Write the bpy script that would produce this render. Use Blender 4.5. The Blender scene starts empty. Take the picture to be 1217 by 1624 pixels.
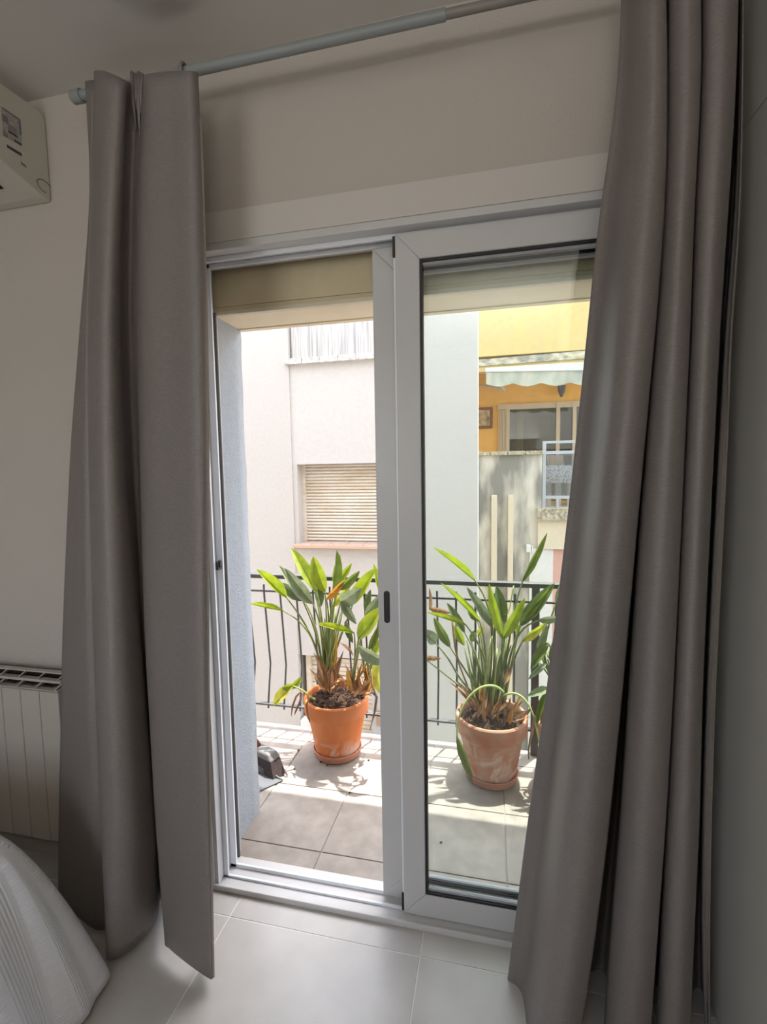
import bpy, bmesh, math, random
import numpy as np
from mathutils import Vector, Matrix, noise

# ------------------------------------------------------------------ camera, sky, sun, lights, exposure
scn = bpy.context.scene
C = scn.collection
FPX, YAW, PITCH, ROLL = 756.0, .2231, .0843, .0165
CAM = Vector((0, -1.334, 1.37)); IW, IH = 1217, 1624
_f = Vector((-math.sin(YAW), math.cos(YAW), 0)); _r = Vector((math.cos(YAW), math.sin(YAW), 0)); _u = Vector((0, 0, 1))
FW = _f*math.cos(PITCH) - _u*math.sin(PITCH); U1 = _u*math.cos(PITCH) + _f*math.sin(PITCH)
RT = _r*math.cos(ROLL) - U1*math.sin(ROLL); UP = U1*math.cos(ROLL) + _r*math.sin(ROLL)
cd = bpy.data.cameras.new('camera'); cam = bpy.data.objects.new('camera', cd); C.objects.link(cam)
cd.sensor_fit = 'HORIZONTAL'; cd.sensor_width = 36; cd.lens = FPX/IW*36; cd.clip_start = .02
M = Matrix.Identity(4)
for i in range(3): M[i][0] = RT[i]; M[i][1] = UP[i]; M[i][2] = -FW[i]; M[i][3] = CAM[i]
cam.matrix_world = M; scn.camera = cam

W = bpy.data.worlds.new('sky'); scn.world = W; W.use_nodes = True
wn = W.node_tree; wn.nodes.clear()
sky = wn.nodes.new('ShaderNodeTexSky'); sky.sky_type = 'NISHITA'; sky.sun_disc = False
sky.sun_elevation = math.radians(74); sky.sun_rotation = math.radians(30); sky.dust_density = 3.0; sky.air_density = 1.0
mx = wn.nodes.new('ShaderNodeMix'); mx.data_type = 'RGBA'; mx.inputs[0].default_value = .42; mx.inputs[7].default_value = (5.6, 5.6, 5.5, 1)
bg = wn.nodes.new('ShaderNodeBackground'); bg.inputs[1].default_value = 1.02
wo = wn.nodes.new('ShaderNodeOutputWorld')
wn.links.new(sky.outputs[0], mx.inputs[6]); wn.links.new(mx.outputs[2], bg.inputs[0]); wn.links.new(bg.outputs[0], wo.inputs[0])

sun_dir = Vector((.15, .21, 1)).normalized()
sl = bpy.data.lights.new('sun', 'SUN'); sl.energy = 9.0; sl.angle = .009; sl.color = (1, .95, .86)
so = bpy.data.objects.new('sun', sl); C.objects.link(so); so.rotation_euler = sun_dir.to_track_quat('Z', 'Y').to_euler(); so.location = (0, 3, 9)

def area(name, loc, target, sx, sy, energy, col):
    l = bpy.data.lights.new(name, 'AREA'); l.shape = 'RECTANGLE'; l.size = sx; l.size_y = sy; l.energy = energy; l.color = col
    o = bpy.data.objects.new(name, l); C.objects.link(o); o.location = loc
    o.rotation_euler = (Vector(loc)-Vector(target)).to_track_quat('Z', 'Y').to_euler(); return o
# unseen fill light added at an invented window opening behind the camera
area('rear_fill_light', (-1.25, -3.40, 1.5), (-1.0, 0, 1.3), 1.05, 1.6, 5, (1, .95, .88))
# added fill light behind the camera, bounced off the ceiling; no lamp stands there
area('ceiling_bounce_fill', (.1, -2.1, 1.8), (.1, -2.1, 3), .5, .5, 14, (1, .96, .91))

vs = scn.view_settings; vs.view_transform = 'Standard'; vs.look = 'None'; vs.exposure = 0.3; vs.gamma = 1; vs.use_curve_mapping = False
scn.cycles.max_bounces = 10; scn.cycles.diffuse_bounces = 6; scn.cycles.transparent_max_bounces = 24; scn.cycles.transmission_bounces = 8
scn.cycles.sample_clamp_indirect = 6.0; scn.cycles.caustics_reflective = False; scn.cycles.caustics_refractive = False
random.seed(7)

# ------------------------------------------------------------------ measuring: a pixel of the photograph on a plane of the room
def ray(u, v): return FW + RT*((u-IW/2)/FPX) - UP*((v-IH/2)/FPX)
def onY(u, v, y): d = ray(u, v); return CAM + d*((y-CAM.y)/d.y)
def onZ(u, v, z=0.): d = ray(u, v); return CAM + d*((z-CAM.z)/d.z)
def onX(u, v, x): d = ray(u, v); return CAM + d*((x-CAM.x)/d.x)

# ------------------------------------------------------------------ materials
def mat(name, col, rough=.6, noise_scale=0, noise_amt=0, bump=0, bump_scale=200, spec=.5, metal=0, col2=None, detail=6, trans=0, distort=0, stretch=None, lo=.35, hi=.65, obvar=0):
    m = bpy.data.materials.new(name); m.use_nodes = True; nt = m.node_tree; b = nt.nodes['Principled BSDF']
    b.inputs['Base Color'].default_value = (*col, 1); b.inputs['Roughness'].default_value = rough
    b.inputs['Specular IOR Level'].default_value = spec; b.inputs['Metallic'].default_value = metal
    tc = nt.nodes.new('ShaderNodeTexCoord'); co = tc.outputs['Object']
    if stretch:
        mp = nt.nodes.new('ShaderNodeMapping'); mp.inputs['Scale'].default_value = stretch; nt.links.new(co, mp.inputs[0]); co = mp.outputs[0]
    last = None
    if noise_scale:
        n = nt.nodes.new('ShaderNodeTexNoise'); n.inputs['Scale'].default_value = noise_scale; n.inputs['Detail'].default_value = detail; n.inputs['Distortion'].default_value = distort
        nt.links.new(co, n.inputs['Vector'])
        r = nt.nodes.new('ShaderNodeValToRGB'); c2 = col2 or tuple(max(0, c*(1-noise_amt)) for c in col)
        r.color_ramp.elements[0].position = lo; r.color_ramp.elements[1].position = hi
        r.color_ramp.elements[0].color = (*c2, 1); r.color_ramp.elements[1].color = (*col, 1)
        nt.links.new(n.outputs['Fac'], r.inputs[0]); last = r.outputs[0]
        nt.links.new(last, b.inputs['Base Color'])
    if obvar:
        oi = nt.nodes.new('ShaderNodeObjectInfo'); hs = nt.nodes.new('ShaderNodeHueSaturation'); mr = nt.nodes.new('ShaderNodeMapRange')
        mr.inputs[3].default_value = 1-obvar; mr.inputs[4].default_value = 1+obvar
        nt.links.new(oi.outputs['Random'], mr.inputs[0]); nt.links.new(mr.outputs[0], hs.inputs['Value'])
        if last: nt.links.new(last, hs.inputs['Color'])
        else: hs.inputs['Color'].default_value = (*col, 1)
        nt.links.new(hs.outputs[0], b.inputs['Base Color']); last = hs.outputs[0]
    if bump:
        n2 = nt.nodes.new('ShaderNodeTexNoise'); n2.inputs['Scale'].default_value = bump_scale; n2.inputs['Detail'].default_value = 3
        nt.links.new(co, n2.inputs['Vector'])
        bp = nt.nodes.new('ShaderNodeBump'); bp.inputs['Strength'].default_value = bump; bp.inputs['Distance'].default_value = .004
        nt.links.new(n2.outputs['Fac'], bp.inputs['Height']); nt.links.new(bp.outputs[0], b.inputs['Normal'])
    if trans:
        t = nt.nodes.new('ShaderNodeBsdfTranslucent'); ms = nt.nodes.new('ShaderNodeMixShader'); ms.inputs[0].default_value = trans
        hs = nt.nodes.new('ShaderNodeHueSaturation'); hs.inputs['Saturation'].default_value = 1.05; hs.inputs['Value'].default_value = 1.6; hs.inputs['Color'].default_value = (*col, 1)
        if last: nt.links.new(last, hs.inputs['Color'])
        nt.links.new(hs.outputs[0], t.inputs['Color'])
        out = nt.nodes['Material Output']; nt.links.new(b.outputs[0], ms.inputs[1]); nt.links.new(t.outputs[0], ms.inputs[2]); nt.links.new(ms.outputs[0], out.inputs[0])
    return m
def glass_mat(name, tint, refl=.06):
    m = bpy.data.materials.new(name); m.use_nodes = True; nt = m.node_tree; nt.nodes.clear()
    t = nt.nodes.new('ShaderNodeBsdfTransparent'); t.inputs[0].default_value = (*tint, 1)
    g = nt.nodes.new('ShaderNodeBsdfGlossy'); g.inputs['Roughness'].default_value = .01
    lw = nt.nodes.new('ShaderNodeLayerWeight'); lw.inputs[0].default_value = .25
    mu = nt.nodes.new('ShaderNodeMath'); mu.operation = 'MULTIPLY_ADD'; mu.inputs[1].default_value = .5; mu.inputs[2].default_value = refl
    ms = nt.nodes.new('ShaderNodeMixShader'); o = nt.nodes.new('ShaderNodeOutputMaterial')
    nt.links.new(lw.outputs['Fresnel'], mu.inputs[0]); nt.links.new(mu.outputs[0], ms.inputs[0])
    nt.links.new(t.outputs[0], ms.inputs[1]); nt.links.new(g.outputs[0], ms.inputs[2]); nt.links.new(ms.outputs[0], o.inputs[0]); return m
def fabric_mat(name, col, rough=.45):
    m = mat(name, col, rough, 260, .16, .3, 420, spec=.85, stretch=(.35, .35, 1.6)); return m
def emis(name, col, s):
    m = bpy.data.materials.new(name); m.use_nodes = True; b = m.node_tree.nodes['Principled BSDF']
    b.inputs['Base Color'].default_value = (.8, .8, .8, 1); b.inputs['Emission Color'].default_value = (*col, 1); b.inputs['Emission Strength'].default_value = s; return m

wallM = mat('wall_paint', (.52, .48, .43), .8, bump=.35, bump_scale=160, spec=.2)
ceilM = mat('ceiling_paint', (.60, .57, .53), .85, spec=.15)
trimM = mat('trim_paint', (.62, .585, .54), .6, bump=.05, bump_scale=40, spec=.3)
pvcM = mat('white_frame', (.60, .595, .59), .35, 6, .03, spec=.5)
pvcB = mat('white_track', (.82, .85, .90), .3, spec=.5)
gasM = mat('black_gasket', (.012, .012, .016), .5)
blkM = mat('black_plastic', (.02, .02, .022), .4)
floorM = mat('floor_tile', (.56, .54, .51), .32, 9, .10, .03, 300, spec=.5, obvar=.02)
groutM = mat('floor_grout', (.74, .73, .71), .8)
btileM = mat('balcony_tile', (.345, .315, .29), .6, 14, .25, .06, 200, obvar=.03, detail=10)
bgrM = mat('balcony_grout', (.34, .31, .28), .9)
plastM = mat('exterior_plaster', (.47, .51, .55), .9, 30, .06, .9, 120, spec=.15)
soffM = mat('cream_soffit', (.86, .75, .55), .8, 8, .06, .1, 60)
shutM = mat('roller_shutter', (.66, .57, .38), .6, 12, .08, spec=.3)
slipM = mat('shutter_lip', (.70, .64, .48), .45)
curtM = fabric_mat('curtain_fabric', (.205, .178, .167))
hemM = fabric_mat('curtain_lining', (.36, .31, .26))
rodM = mat('grey_rod', (.25, .27, .265), .45, spec=.5)
rod2M = mat('brown_rod', (.23, .205, .185), .5)
acM = mat('cream_plastic', (.56, .53, .46), .5, spec=.4)
acB = mat('cream_plastic_under', (.50, .47, .41), .5)
inkM = mat('printed_grey', (.20, .19, .185), .7); inkD = mat('printed_dark', (.06, .06, .062), .7); labM = mat('label_paper', (.44, .42, .40), .7, 240, .35)
radM = mat('radiator_enamel', (.50, .46, .40), .5); darkM = mat('dark_recess', (.012, .010, .008), .9)
wardM = mat('wardrobe_laminate', (.56, .54, .50), .55, 3, .03, spec=.3)
steelM = mat('railing_paint', (.085, .087, .09), .5, 30, .2)
terrM = mat('terracotta', (.62, .175, .05), .8, 6, 0, .25, 90, spec=.2, col2=(.64, .25, .11), detail=8)
terrW = mat('terracotta_weathered', (.50, .17, .085), .8, 9, 0, .25, 90, spec=.2, col2=(.56, .34, .24), detail=8)
def bloom(m, zlo, zhi, amt, scale, col=(.66, .52, .44), t0=.46, t1=.64):
    nt = m.node_tree; b = nt.nodes['Principled BSDF']; src = b.inputs['Base Color'].links[0].from_socket
    tc = nt.nodes.new('ShaderNodeTexCoord'); sp = nt.nodes.new('ShaderNodeSeparateXYZ'); nt.links.new(tc.outputs['Object'], sp.inputs[0])
    mr = nt.nodes.new('ShaderNodeMapRange'); mr.inputs[1].default_value = zlo; mr.inputs[2].default_value = zhi; mr.inputs[3].default_value = 1; mr.inputs[4].default_value = 0; nt.links.new(sp.outputs[2], mr.inputs[0])
    n = nt.nodes.new('ShaderNodeTexNoise'); n.inputs['Scale'].default_value = scale; n.inputs['Detail'].default_value = 9; n.inputs['Distortion'].default_value = 1.2; nt.links.new(tc.outputs['Object'], n.inputs['Vector'])
    r = nt.nodes.new('ShaderNodeMapRange'); r.inputs[1].default_value = t0; r.inputs[2].default_value = t1; nt.links.new(n.outputs['Fac'], r.inputs[0])
    mu = nt.nodes.new('ShaderNodeMath'); mu.operation = 'MULTIPLY'; nt.links.new(mr.outputs[0], mu.inputs[0]); nt.links.new(r.outputs[0], mu.inputs[1])
    m2 = nt.nodes.new('ShaderNodeMath'); m2.operation = 'MULTIPLY'; m2.inputs[1].default_value = amt; nt.links.new(mu.outputs[0], m2.inputs[0])
    mx = nt.nodes.new('ShaderNodeMix'); mx.data_type = 'RGBA'; mx.inputs[7].default_value = (*col, 1); nt.links.new(m2.outputs[0], mx.inputs[0]); nt.links.new(src, mx.inputs[6]); nt.links.new(mx.outputs[2], b.inputs['Base Color'])
bloom(terrM, .05, .11, .8, 16); bloom(terrW, .10, .40, .85, 13)
saucM = mat('saucer_clay', (.55, .25, .16), .8, 9, .2)
soilM = mat('potting_soil', (.10, .055, .035), 1, 60, .7, 1, 120)
limeM = mat('leaf_lime', (.27, .33, .035), .38, 22, 0, trans=.32, col2=(.17, .24, .03), spec=.6)
greenM = mat('leaf_green', (.15, .21, .05), .36, 22, .35, trans=.28, spec=.5)
greyM = mat('leaf_grey_green', (.25, .31, .19), .36, 24, .35, trans=.15, spec=.5)
deepM = mat('leaf_dark_green', (.10, .14, .05), .4, 18, .3, trans=.25, spec=.5)
yellM = mat('leaf_yellow', (.50, .47, .10), .5, 26, 0, trans=.32, col2=(.26, .33, .04))
stalkM = mat('stalk_green', (.26, .32, .12), .5, 30, .3, trans=.15)
stalkL = mat('stalk_pale', (.42, .52, .20), .5, trans=.2)
dryM = mat('dry_leaf', (.50, .32, .19), .9, 70, .6, trans=.15, stretch=(1, 1, .2))
dryO = mat('dry_orange', (.60, .33, .08), .8, 50, .3, trans=.2)
cwhite = mat('house_white', (.575, .565, .55), .9, 25, .05, .3, 90, spec=.1)
cwarm = mat('house_rose_white', (.55, .53, .512), .9, 25, .05, .3, 90, spec=.1)
creamM = mat('shutter_cream', (.74, .71, .64), .6, 3, 0, col2=(.66, .57, .45), stretch=(.6, 1, 3))
streakM = mat('streaked_panel', (.58, .575, .56), .8, 24, 0, col2=(.31, .31, .31), stretch=(3, 1, .06), lo=.32, hi=.56)
sillM = mat('sill_tile', (.60, .46, .37), .7, 12, .2, obvar=.08); sillE = mat('sill_edge', (.66, .42, .27), .7)
stoneM = mat('ledge_stone', (.70, .68, .64), .8, 20, .4)
yelM = mat('house_yellow', (.66, .49, .20), .9, 9, 0, .3, 50, col2=(.60, .46, .22), detail=12)
oraM = mat('house_orange', (.95, .56, .17), .9, 5, .1)
stainM = mat('stained_ledge', (.62, .55, .40), .9, 7, 0, col2=(.24, .23, .20), detail=10, stretch=(1, 1, 2))
concM = mat('stained_concrete', (.66, .62, .54), .95, 2.2, 0, .3, 60, col2=(.25, .24, .215), detail=9, stretch=(1.6, 1, .45), lo=.40, hi=.60)
beigeM = mat('beige_render', (.70, .61, .47), .9, 30, .08, .2, 80); copM = mat('mossy_coping', (.60, .53, .40), .95, 22, 0, col2=(.25, .22, .17), detail=10)
bloom(yelM, 11.2, 9.9, .8, 11, (.26, .22, .13), .54, .62)
alumM = mat('railing_aluminium', (.44, .46, .50), .4, spec=.5); awnB = mat('awning_bar', (.62, .63, .64), .4)
awnM = mat('awning_canvas', (.62, .63, .54), .9, 6, 0, trans=.25, col2=(.42, .46, .42), detail=8, stretch=(1, 1, .4))
bloom(awnM, 3.0, 12.0, .8, 2.2, (.30, .36, .33), .5, .7)
tanM = mat('tan_frame', (.62, .50, .36), .6); brnM = mat('brown_frame', (.42, .28, .20), .6); woodM = mat('dark_wood', (.20, .085, .05), .6)
picM = mat('painted_picture', (.62, .45, .26), .8, 9, 0, col2=(.16, .13, .09), detail=5); roomM = mat('dim_interior', (.30, .20, .14), .9)
ycurt = mat('yellow_drape', (.72, .60, .34), .9, trans=.2); pinkM = mat('pink_render', (.66, .40, .34), .9, 20, .06); whtM = mat('white_panel', (.72, .71, .69), .8, 20, .06)
spotM = mat('spotted_cloth', (.90, .80, .78), .9, 34, 0, col2=(.40, .32, .35), detail=1, lo=.40, hi=.46)
greyP = mat('grey_plastic', (.16, .16, .16), .5); bristM = mat('bristles', (.07, .05, .05), .9, 200, .5); panM = mat('dustpan_plastic', (.115, .125, .14), .45)
whbed = None
streetM = mat('asphalt', (.30, .29, .28), .95, 20, .2); slabM = mat('slab_plaster', (.74, .72, .68), .9, 20, .06)
gl1 = glass_mat('door_glass', (.955, .98, .972), .03); gl2 = glass_mat('far_glass', (.62, .62, .58), .10); gl3 = glass_mat('balcony_glass', (.72, .76, .78), .10)

# indoor-outdoor light balance put into colour: outdoor albedos scaled against the stronger sky
def balance_albedo(k, *ms):
    for m in ms:
        for n in m.node_tree.nodes:
            if n.type == 'VALTORGB':
                for e in n.color_ramp.elements: e.color = tuple(c*q for c, q in zip(e.color[:3], k))+(1,)
            elif n.type == 'BSDF_PRINCIPLED': n.inputs['Base Color'].default_value = tuple(c*q for c, q in zip(n.inputs['Base Color'].default_value[:3], k))+(1,)
balance_albedo((.87, .85, .82), cwhite, cwarm, creamM, streakM, stoneM, yelM, oraM, stainM, concM, beigeM, copM, alumM, awnB, awnM, tanM, pinkM, whtM)
balance_albedo((.94, .915, .87), btileM); balance_albedo((.80, .79, .79), plastM, sillM, sillE); balance_albedo((1.04, 1, .95), limeM, greenM, greyM, yellM, dryM, stalkM, stalkL)

# ------------------------------------------------------------------ mesh helpers
ORG = {}
class MB:
    def __init__(s): s.v = []; s.f = []; s.uv = None; s.sm = False
    def box(s, x0, x1, y0, y1, z0, z1):
        e = .0003*((len(s.f)//6) % 6); y0 -= e; y1 += e      # neighbouring boxes never share a face plane
        n = len(s.v); s.v += [(x, y, z) for z in (z0, z1) for x, y in ((x0, y0), (x1, y0), (x1, y1), (x0, y1))]
        s.f += [tuple(n+i for i in q) for q in ((3, 2, 1, 0), (4, 5, 6, 7), (0, 1, 5, 4), (1, 2, 6, 5), (2, 3, 7, 6), (3, 0, 4, 7))]; return s
    def hexa(s, p):
        n = len(s.v); s.v += [tuple(q) for q in p]
        s.f += [tuple(n+i for i in q) for q in ((3, 2, 1, 0), (4, 5, 6, 7), (0, 1, 5, 4), (1, 2, 6, 5), (2, 3, 7, 6), (3, 0, 4, 7))]; return s
    def prism(s, pts, d):                               # polygon pts (3-D) swept by vector d
        n = len(s.v); k = len(pts); d = Vector(d); s.v += [tuple(Vector(p)) for p in pts] + [tuple(Vector(p)+d) for p in pts]
        s.f += [tuple(n+i for i in range(k))[::-1], tuple(n+k+i for i in range(k))] + [(n+i, n+(i+1) % k, n+k+(i+1) % k, n+k+i) for i in range(k)]; return s
    def tube(s, pts, r, k=8, cap=True):
        pts = [Vector(p) for p in pts]; n = len(s.v); N = len(pts); up = None
        for i, p in enumerate(pts):
            t = (pts[min(i+1, N-1)]-pts[max(i-1, 0)]).normalized()
            a = (up - t*up.dot(t)) if up else t.orthogonal()
            if a.length < 1e-6: a = t.orthogonal()
            a.normalize(); up = a; b = t.cross(a); rr = r[i] if isinstance(r, (list, tuple)) else r
            s.v += [tuple(p + a*(rr*math.cos(2*math.pi*j/k)) + b*(rr*math.sin(2*math.pi*j/k))) for j in range(k)]
        for i in range(N-1):
            s.f += [(n+i*k+j, n+i*k+(j+1) % k, n+(i+1)*k+(j+1) % k, n+(i+1)*k+j) for j in range(k)]
        if cap: s.f += [tuple(n+j for j in range(k))[::-1], tuple(n+(N-1)*k+j for j in range(k))]
        return s
    def lathe(s, prof, c, k=40):
        n = len(s.v); c = Vector(c)
        for r, z in prof: s.v += [(c.x+r*math.cos(2*math.pi*j/k), c.y+r*math.sin(2*math.pi*j/k), c.z+z) for j in range(k)]
        for i in range(len(prof)-1): s.f += [(n+i*k+j, n+i*k+(j+1) % k, n+(i+1)*k+(j+1) % k, n+(i+1)*k+j) for j in range(k)]
        return s
    def grid(s, P):
        n = len(s.v); R = len(P); K = len(P[0]); s.v += [tuple(p) for row in P for p in row]
        s.f += [(n+i*K+j, n+i*K+j+1, n+(i+1)*K+j+1, n+(i+1)*K+j) for i in range(R-1) for j in range(K-1)]; return s
    def mesh(s, name, m, o=(0, 0, 0), smooth=False):
        me = bpy.data.meshes.new(name); o = Vector(o); me.from_pydata([tuple(Vector(p)-o) for p in s.v], [], s.f); me.materials.append(m)
        if smooth: me.polygons.foreach_set('use_smooth', [True]*len(me.polygons))
        me.update(); return me
def put(name, mb, m, parent=None, smooth=False, bevel=0, loc=None):
    """link mb (written in world coordinates) as one object"""
    if parent is not None: o0 = ORG[parent.name]
    else:
        o0 = Vector(loc) if loc is not None else Vector(mb.v[0])
    base = Vector(loc) if (loc is not None and parent is not None) else o0
    ob = bpy.data.objects.new(name, mb.mesh(name, m, base, smooth)); C.objects.link(ob)
    if parent is not None: ob.parent = parent; ob.location = base-o0
    else: ob.location = base
    ORG[ob.name] = base
    if bevel:
        b = ob.modifiers.new('bevel', 'BEVEL'); b.width = bevel; b.segments = 2; b.limit_method = 'ANGLE'; b.angle_limit = .6
    return ob
def empty(name, loc, label=None, cat=None, group=None, kind=None, parent=None):
    o = bpy.data.objects.new(name, None); C.objects.link(o); o.empty_display_size = .1; loc = Vector(loc)
    o.location = loc - (ORG[parent.name] if parent else Vector())
    if parent: o.parent = parent
    ORG[o.name] = loc; return tag(o, label, cat, group, kind)
def tag(o, label=None, cat=None, group=None, kind=None):
    for k, v in (('label', label), ('category', cat), ('group', group), ('kind', kind)):
        if v: o[k] = v
    return o
def struct(name, mb, m, parent=None, **k):
    o = put(name, mb, m, parent, **k)
    if parent is None: o['kind'] = 'structure'
    return o
def bez(a, b, c, n=10): return [a*(1-t)**2 + b*(2*t*(1-t)) + c*t*t for t in [i/(n-1) for i in range(n)]]

# ------------------------------------------------------------------ room shell
XW, XL, YB, ZC, YF, YO = .542, -3.2, -3.3, 2.54, -.02, .337        # wardrobe face, left wall, back wall, ceiling, wall face, outer face
DX0, DX1, DZT = -.925, .455, 2.045                                  # door opening
XR = 1.15
w = MB()
w.box(XL-.2, DX0, YF, YO, -.3, ZC+.3); w.box(DX1, XR+.2, YF, YO, -.3, ZC+.3)
w.box(DX0, DX1, YF, .09, DZT, ZC+.3); w.box(DX0, DX1, .16, YO, 2.12, ZC+.3); w.box(DX0, DX1, .09, .16, 2.40, ZC+.3)
struct('wall_front', w, wallM, loc=(XL, 0, 0))
p = MB().box(DX0-.004, DX0+.002, .092, YO+.012, -.01, 1.925)
# rough plaster of the outer reveal, with a slightly wavy arris
def reveal(x, sgn, name):
    g = []
    for i in range(41):
        z = -.01 + 1.925*i/40; row = []
        for j in range(6):
            y = .092 + (YO-.092+.006)*j/5; dx = .0035*noise.noise(Vector((y*30, z*14, sgn*3)))
            if j == 5: dx += .003*noise.noise(Vector((z*40, 1, sgn)))
            row.append((x + sgn*(.006+dx), y, z))
        row.append((x - sgn*.02, YO+.006, z)); g.append(row)
    m = MB().grid(g); return struct(name, m, plastM, loc=(x, .2, 0), smooth=True)
reveal(DX0, 1, 'trim_1'); reveal(DX1, -1, 'trim_2')
struct('wall_left', MB().box(XL-.2, XL, YB, YF, -.1, ZC+.1), wallM)
struct('wall_right', MB().box(XR, XR+.2, YB, YF, -.1, ZC+.1), wallM)
bw = MB(); bx0, bx1, bz0, bz1 = -1.82, -.68, .65, 2.35
bw.box(XL-.2, bx0, YB-.2, YB, -.1, ZC+.1).box(bx1, XR+.2, YB-.2, YB, -.1, ZC+.1).box(bx0, bx1, YB-.2, YB, -.1, bz0).box(bx0, bx1, YB-.2, YB, bz1, ZC+.1)
struct('wall_back', bw, wallM, loc=(0, YB, 0))
fr = MB()
for a in ((bx0, bx0+.06, bz0, bz1), (bx1-.06, bx1, bz0, bz1), (bx0, bx1, bz0, bz0+.06), (bx0, bx1, bz1-.06, bz1), (-1.28, -1.22, bz0, bz1)): fr.box(a[0], a[1], YB-.12, YB-.06, a[2], a[3])
struct('added_window', fr, pvcM, loc=(-1.25, YB-.1, bz0))  # invented window, put in unseen behind the camera to hold the fill light
struct('ceiling', MB().box(XL-.2, XR+.2, YB-.2, YF, ZC, ZC+.2), ceilM)
# floor: screed and tiles (60 cm, recessed grout)
fl = empty('floor', (0, -1, 0), kind='structure')
put('floor_grout', MB().box(XL, XR, YB, YF+.01, -.05, -.0012), groutM, fl)
def tiles(parent, x_j, y_j, lim, m, gap, zt, th, shared={}):
    x0, x1, y0, y1 = lim
    for a, b in zip(x_j, x_j[1:]):
        for c, d in zip(y_j, y_j[1:]):
            a2, b2, c2, d2 = max(a+gap, x0), min(b-gap, x1), max(c+gap, y0), min(d-gap, y1)
            if b2-a2 < .01 or d2-c2 < .01: continue
            key = (m.name, round(b2-a2, 3), round(d2-c2, 3))
            if key not in shared:
                hx, hy = (b2-a2)/2, (d2-c2)/2; e = .0012
                t = MB(); t.v = [(-hx, -hy, -th), (hx, -hy, -th), (hx, hy, -th), (-hx, hy, -th), (-hx, -hy, -e), (hx, -hy, -e), (hx, hy, -e), (-hx, hy, -e), (-hx+e, -hy+e, 0), (hx-e, -hy+e, 0), (hx-e, hy-e, 0), (-hx+e, hy-e, 0)]
                t.f = [(3, 2, 1, 0), (8, 9, 10, 11)] + [(i, (i+1) % 4, 4+(i+1) % 4, 4+i) for i in range(4)] + [(4+i, 4+(i+1) % 4, 8+(i+1) % 4, 8+i) for i in range(4)]
                shared[key] = t.mesh('tile', m)
            o = bpy.data.objects.new('tile', shared[key]); C.objects.link(o); o.parent = parent
            o.location = Vector(((a2+b2)/2, (c2+d2)/2, zt+random.uniform(-.0003, .0003))) - ORG[parent.name]
T = .596
tiles(fl, [-.194+T*k for k in range(-6, 4)], [-.107+T*k for k in range(-6, 2)], (XL, XR, YB, YF+.004), floorM, .0013, 0, .02)
# flat band over the door (roller-shutter box cover)
bd = MB().box(-1.02, .50, YF-.008, YF, DZT-.004, 2.126).box(-1.02, .50, YF-.012, YF-.008, DZT-.004, DZT+.022)
struct('trim_3', bd, trimM, loc=(-.3, YF, DZT))

# ------------------------------------------------------------------ sliding balcony door
door = empty('door_1', (-.3, .02, 0), kind='structure')
jl = MB().box(DX0, DX0+.02, YF-.014, .10, .0, DZT).box(DX0+.02, DX0+.034, YF-.008, .10, .0, DZT).box(DX0+.034, DX0+.046, YF-.002, .10, 0, DZT)
put('jamb', jl, pvcM, door, bevel=.0015)
put('jamb', MB().box(DX1-.046, DX1, YF-.008, .10, 0, DZT), pvcM, door, bevel=.0015)
put('head', MB().box(DX0+.046, DX1-.046, YF-.008, .10, 2.021, DZT), pvcM, door, bevel=.0015)
put('sill', MB().box(DX0+.046, DX1-.046, YF-.006, .10, 0, .014), pvcM, door, bevel=.002)
put('sill_strip', MB().box(DX0, DX1, YF-.012, YF-.004, 0, .019), pvcM, door, bevel=.002)
for k, y in enumerate((.010, .052)):
    put('track', MB().box(DX0+.046, DX1-.046, y, y+.008, .014, .021 if k == 0 else .026), pvcB, door, bevel=.001)
    put('track', MB().box(DX0+.046, DX1-.046, y, y+.008, 2.008, 2.021), pvcB, door, bevel=.001)
    put('track', MB().box(DX0+.046, DX0+.062+.006*k, y, y+.008, .014, 2.021), pvcB, door, bevel=.001)
put('outer_strip', MB().box(DX0+.046, DX0+.056, .094, .100, .012, 1.89), mat('strip_grey', (.10, .10, .10), .7), door)  # thin dark grey strip down the outer edge of the jamb
lk = onY(358, 897, .03)
put('strike_plate', MB().box(DX0+.062, DX0+.070, .020, .045, lk.z-.014, lk.z+.014).box(DX0+.066, DX0+.074, .026, .038, lk.z-.006, lk.z+.016), blkM, door, bevel=.002)
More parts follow.
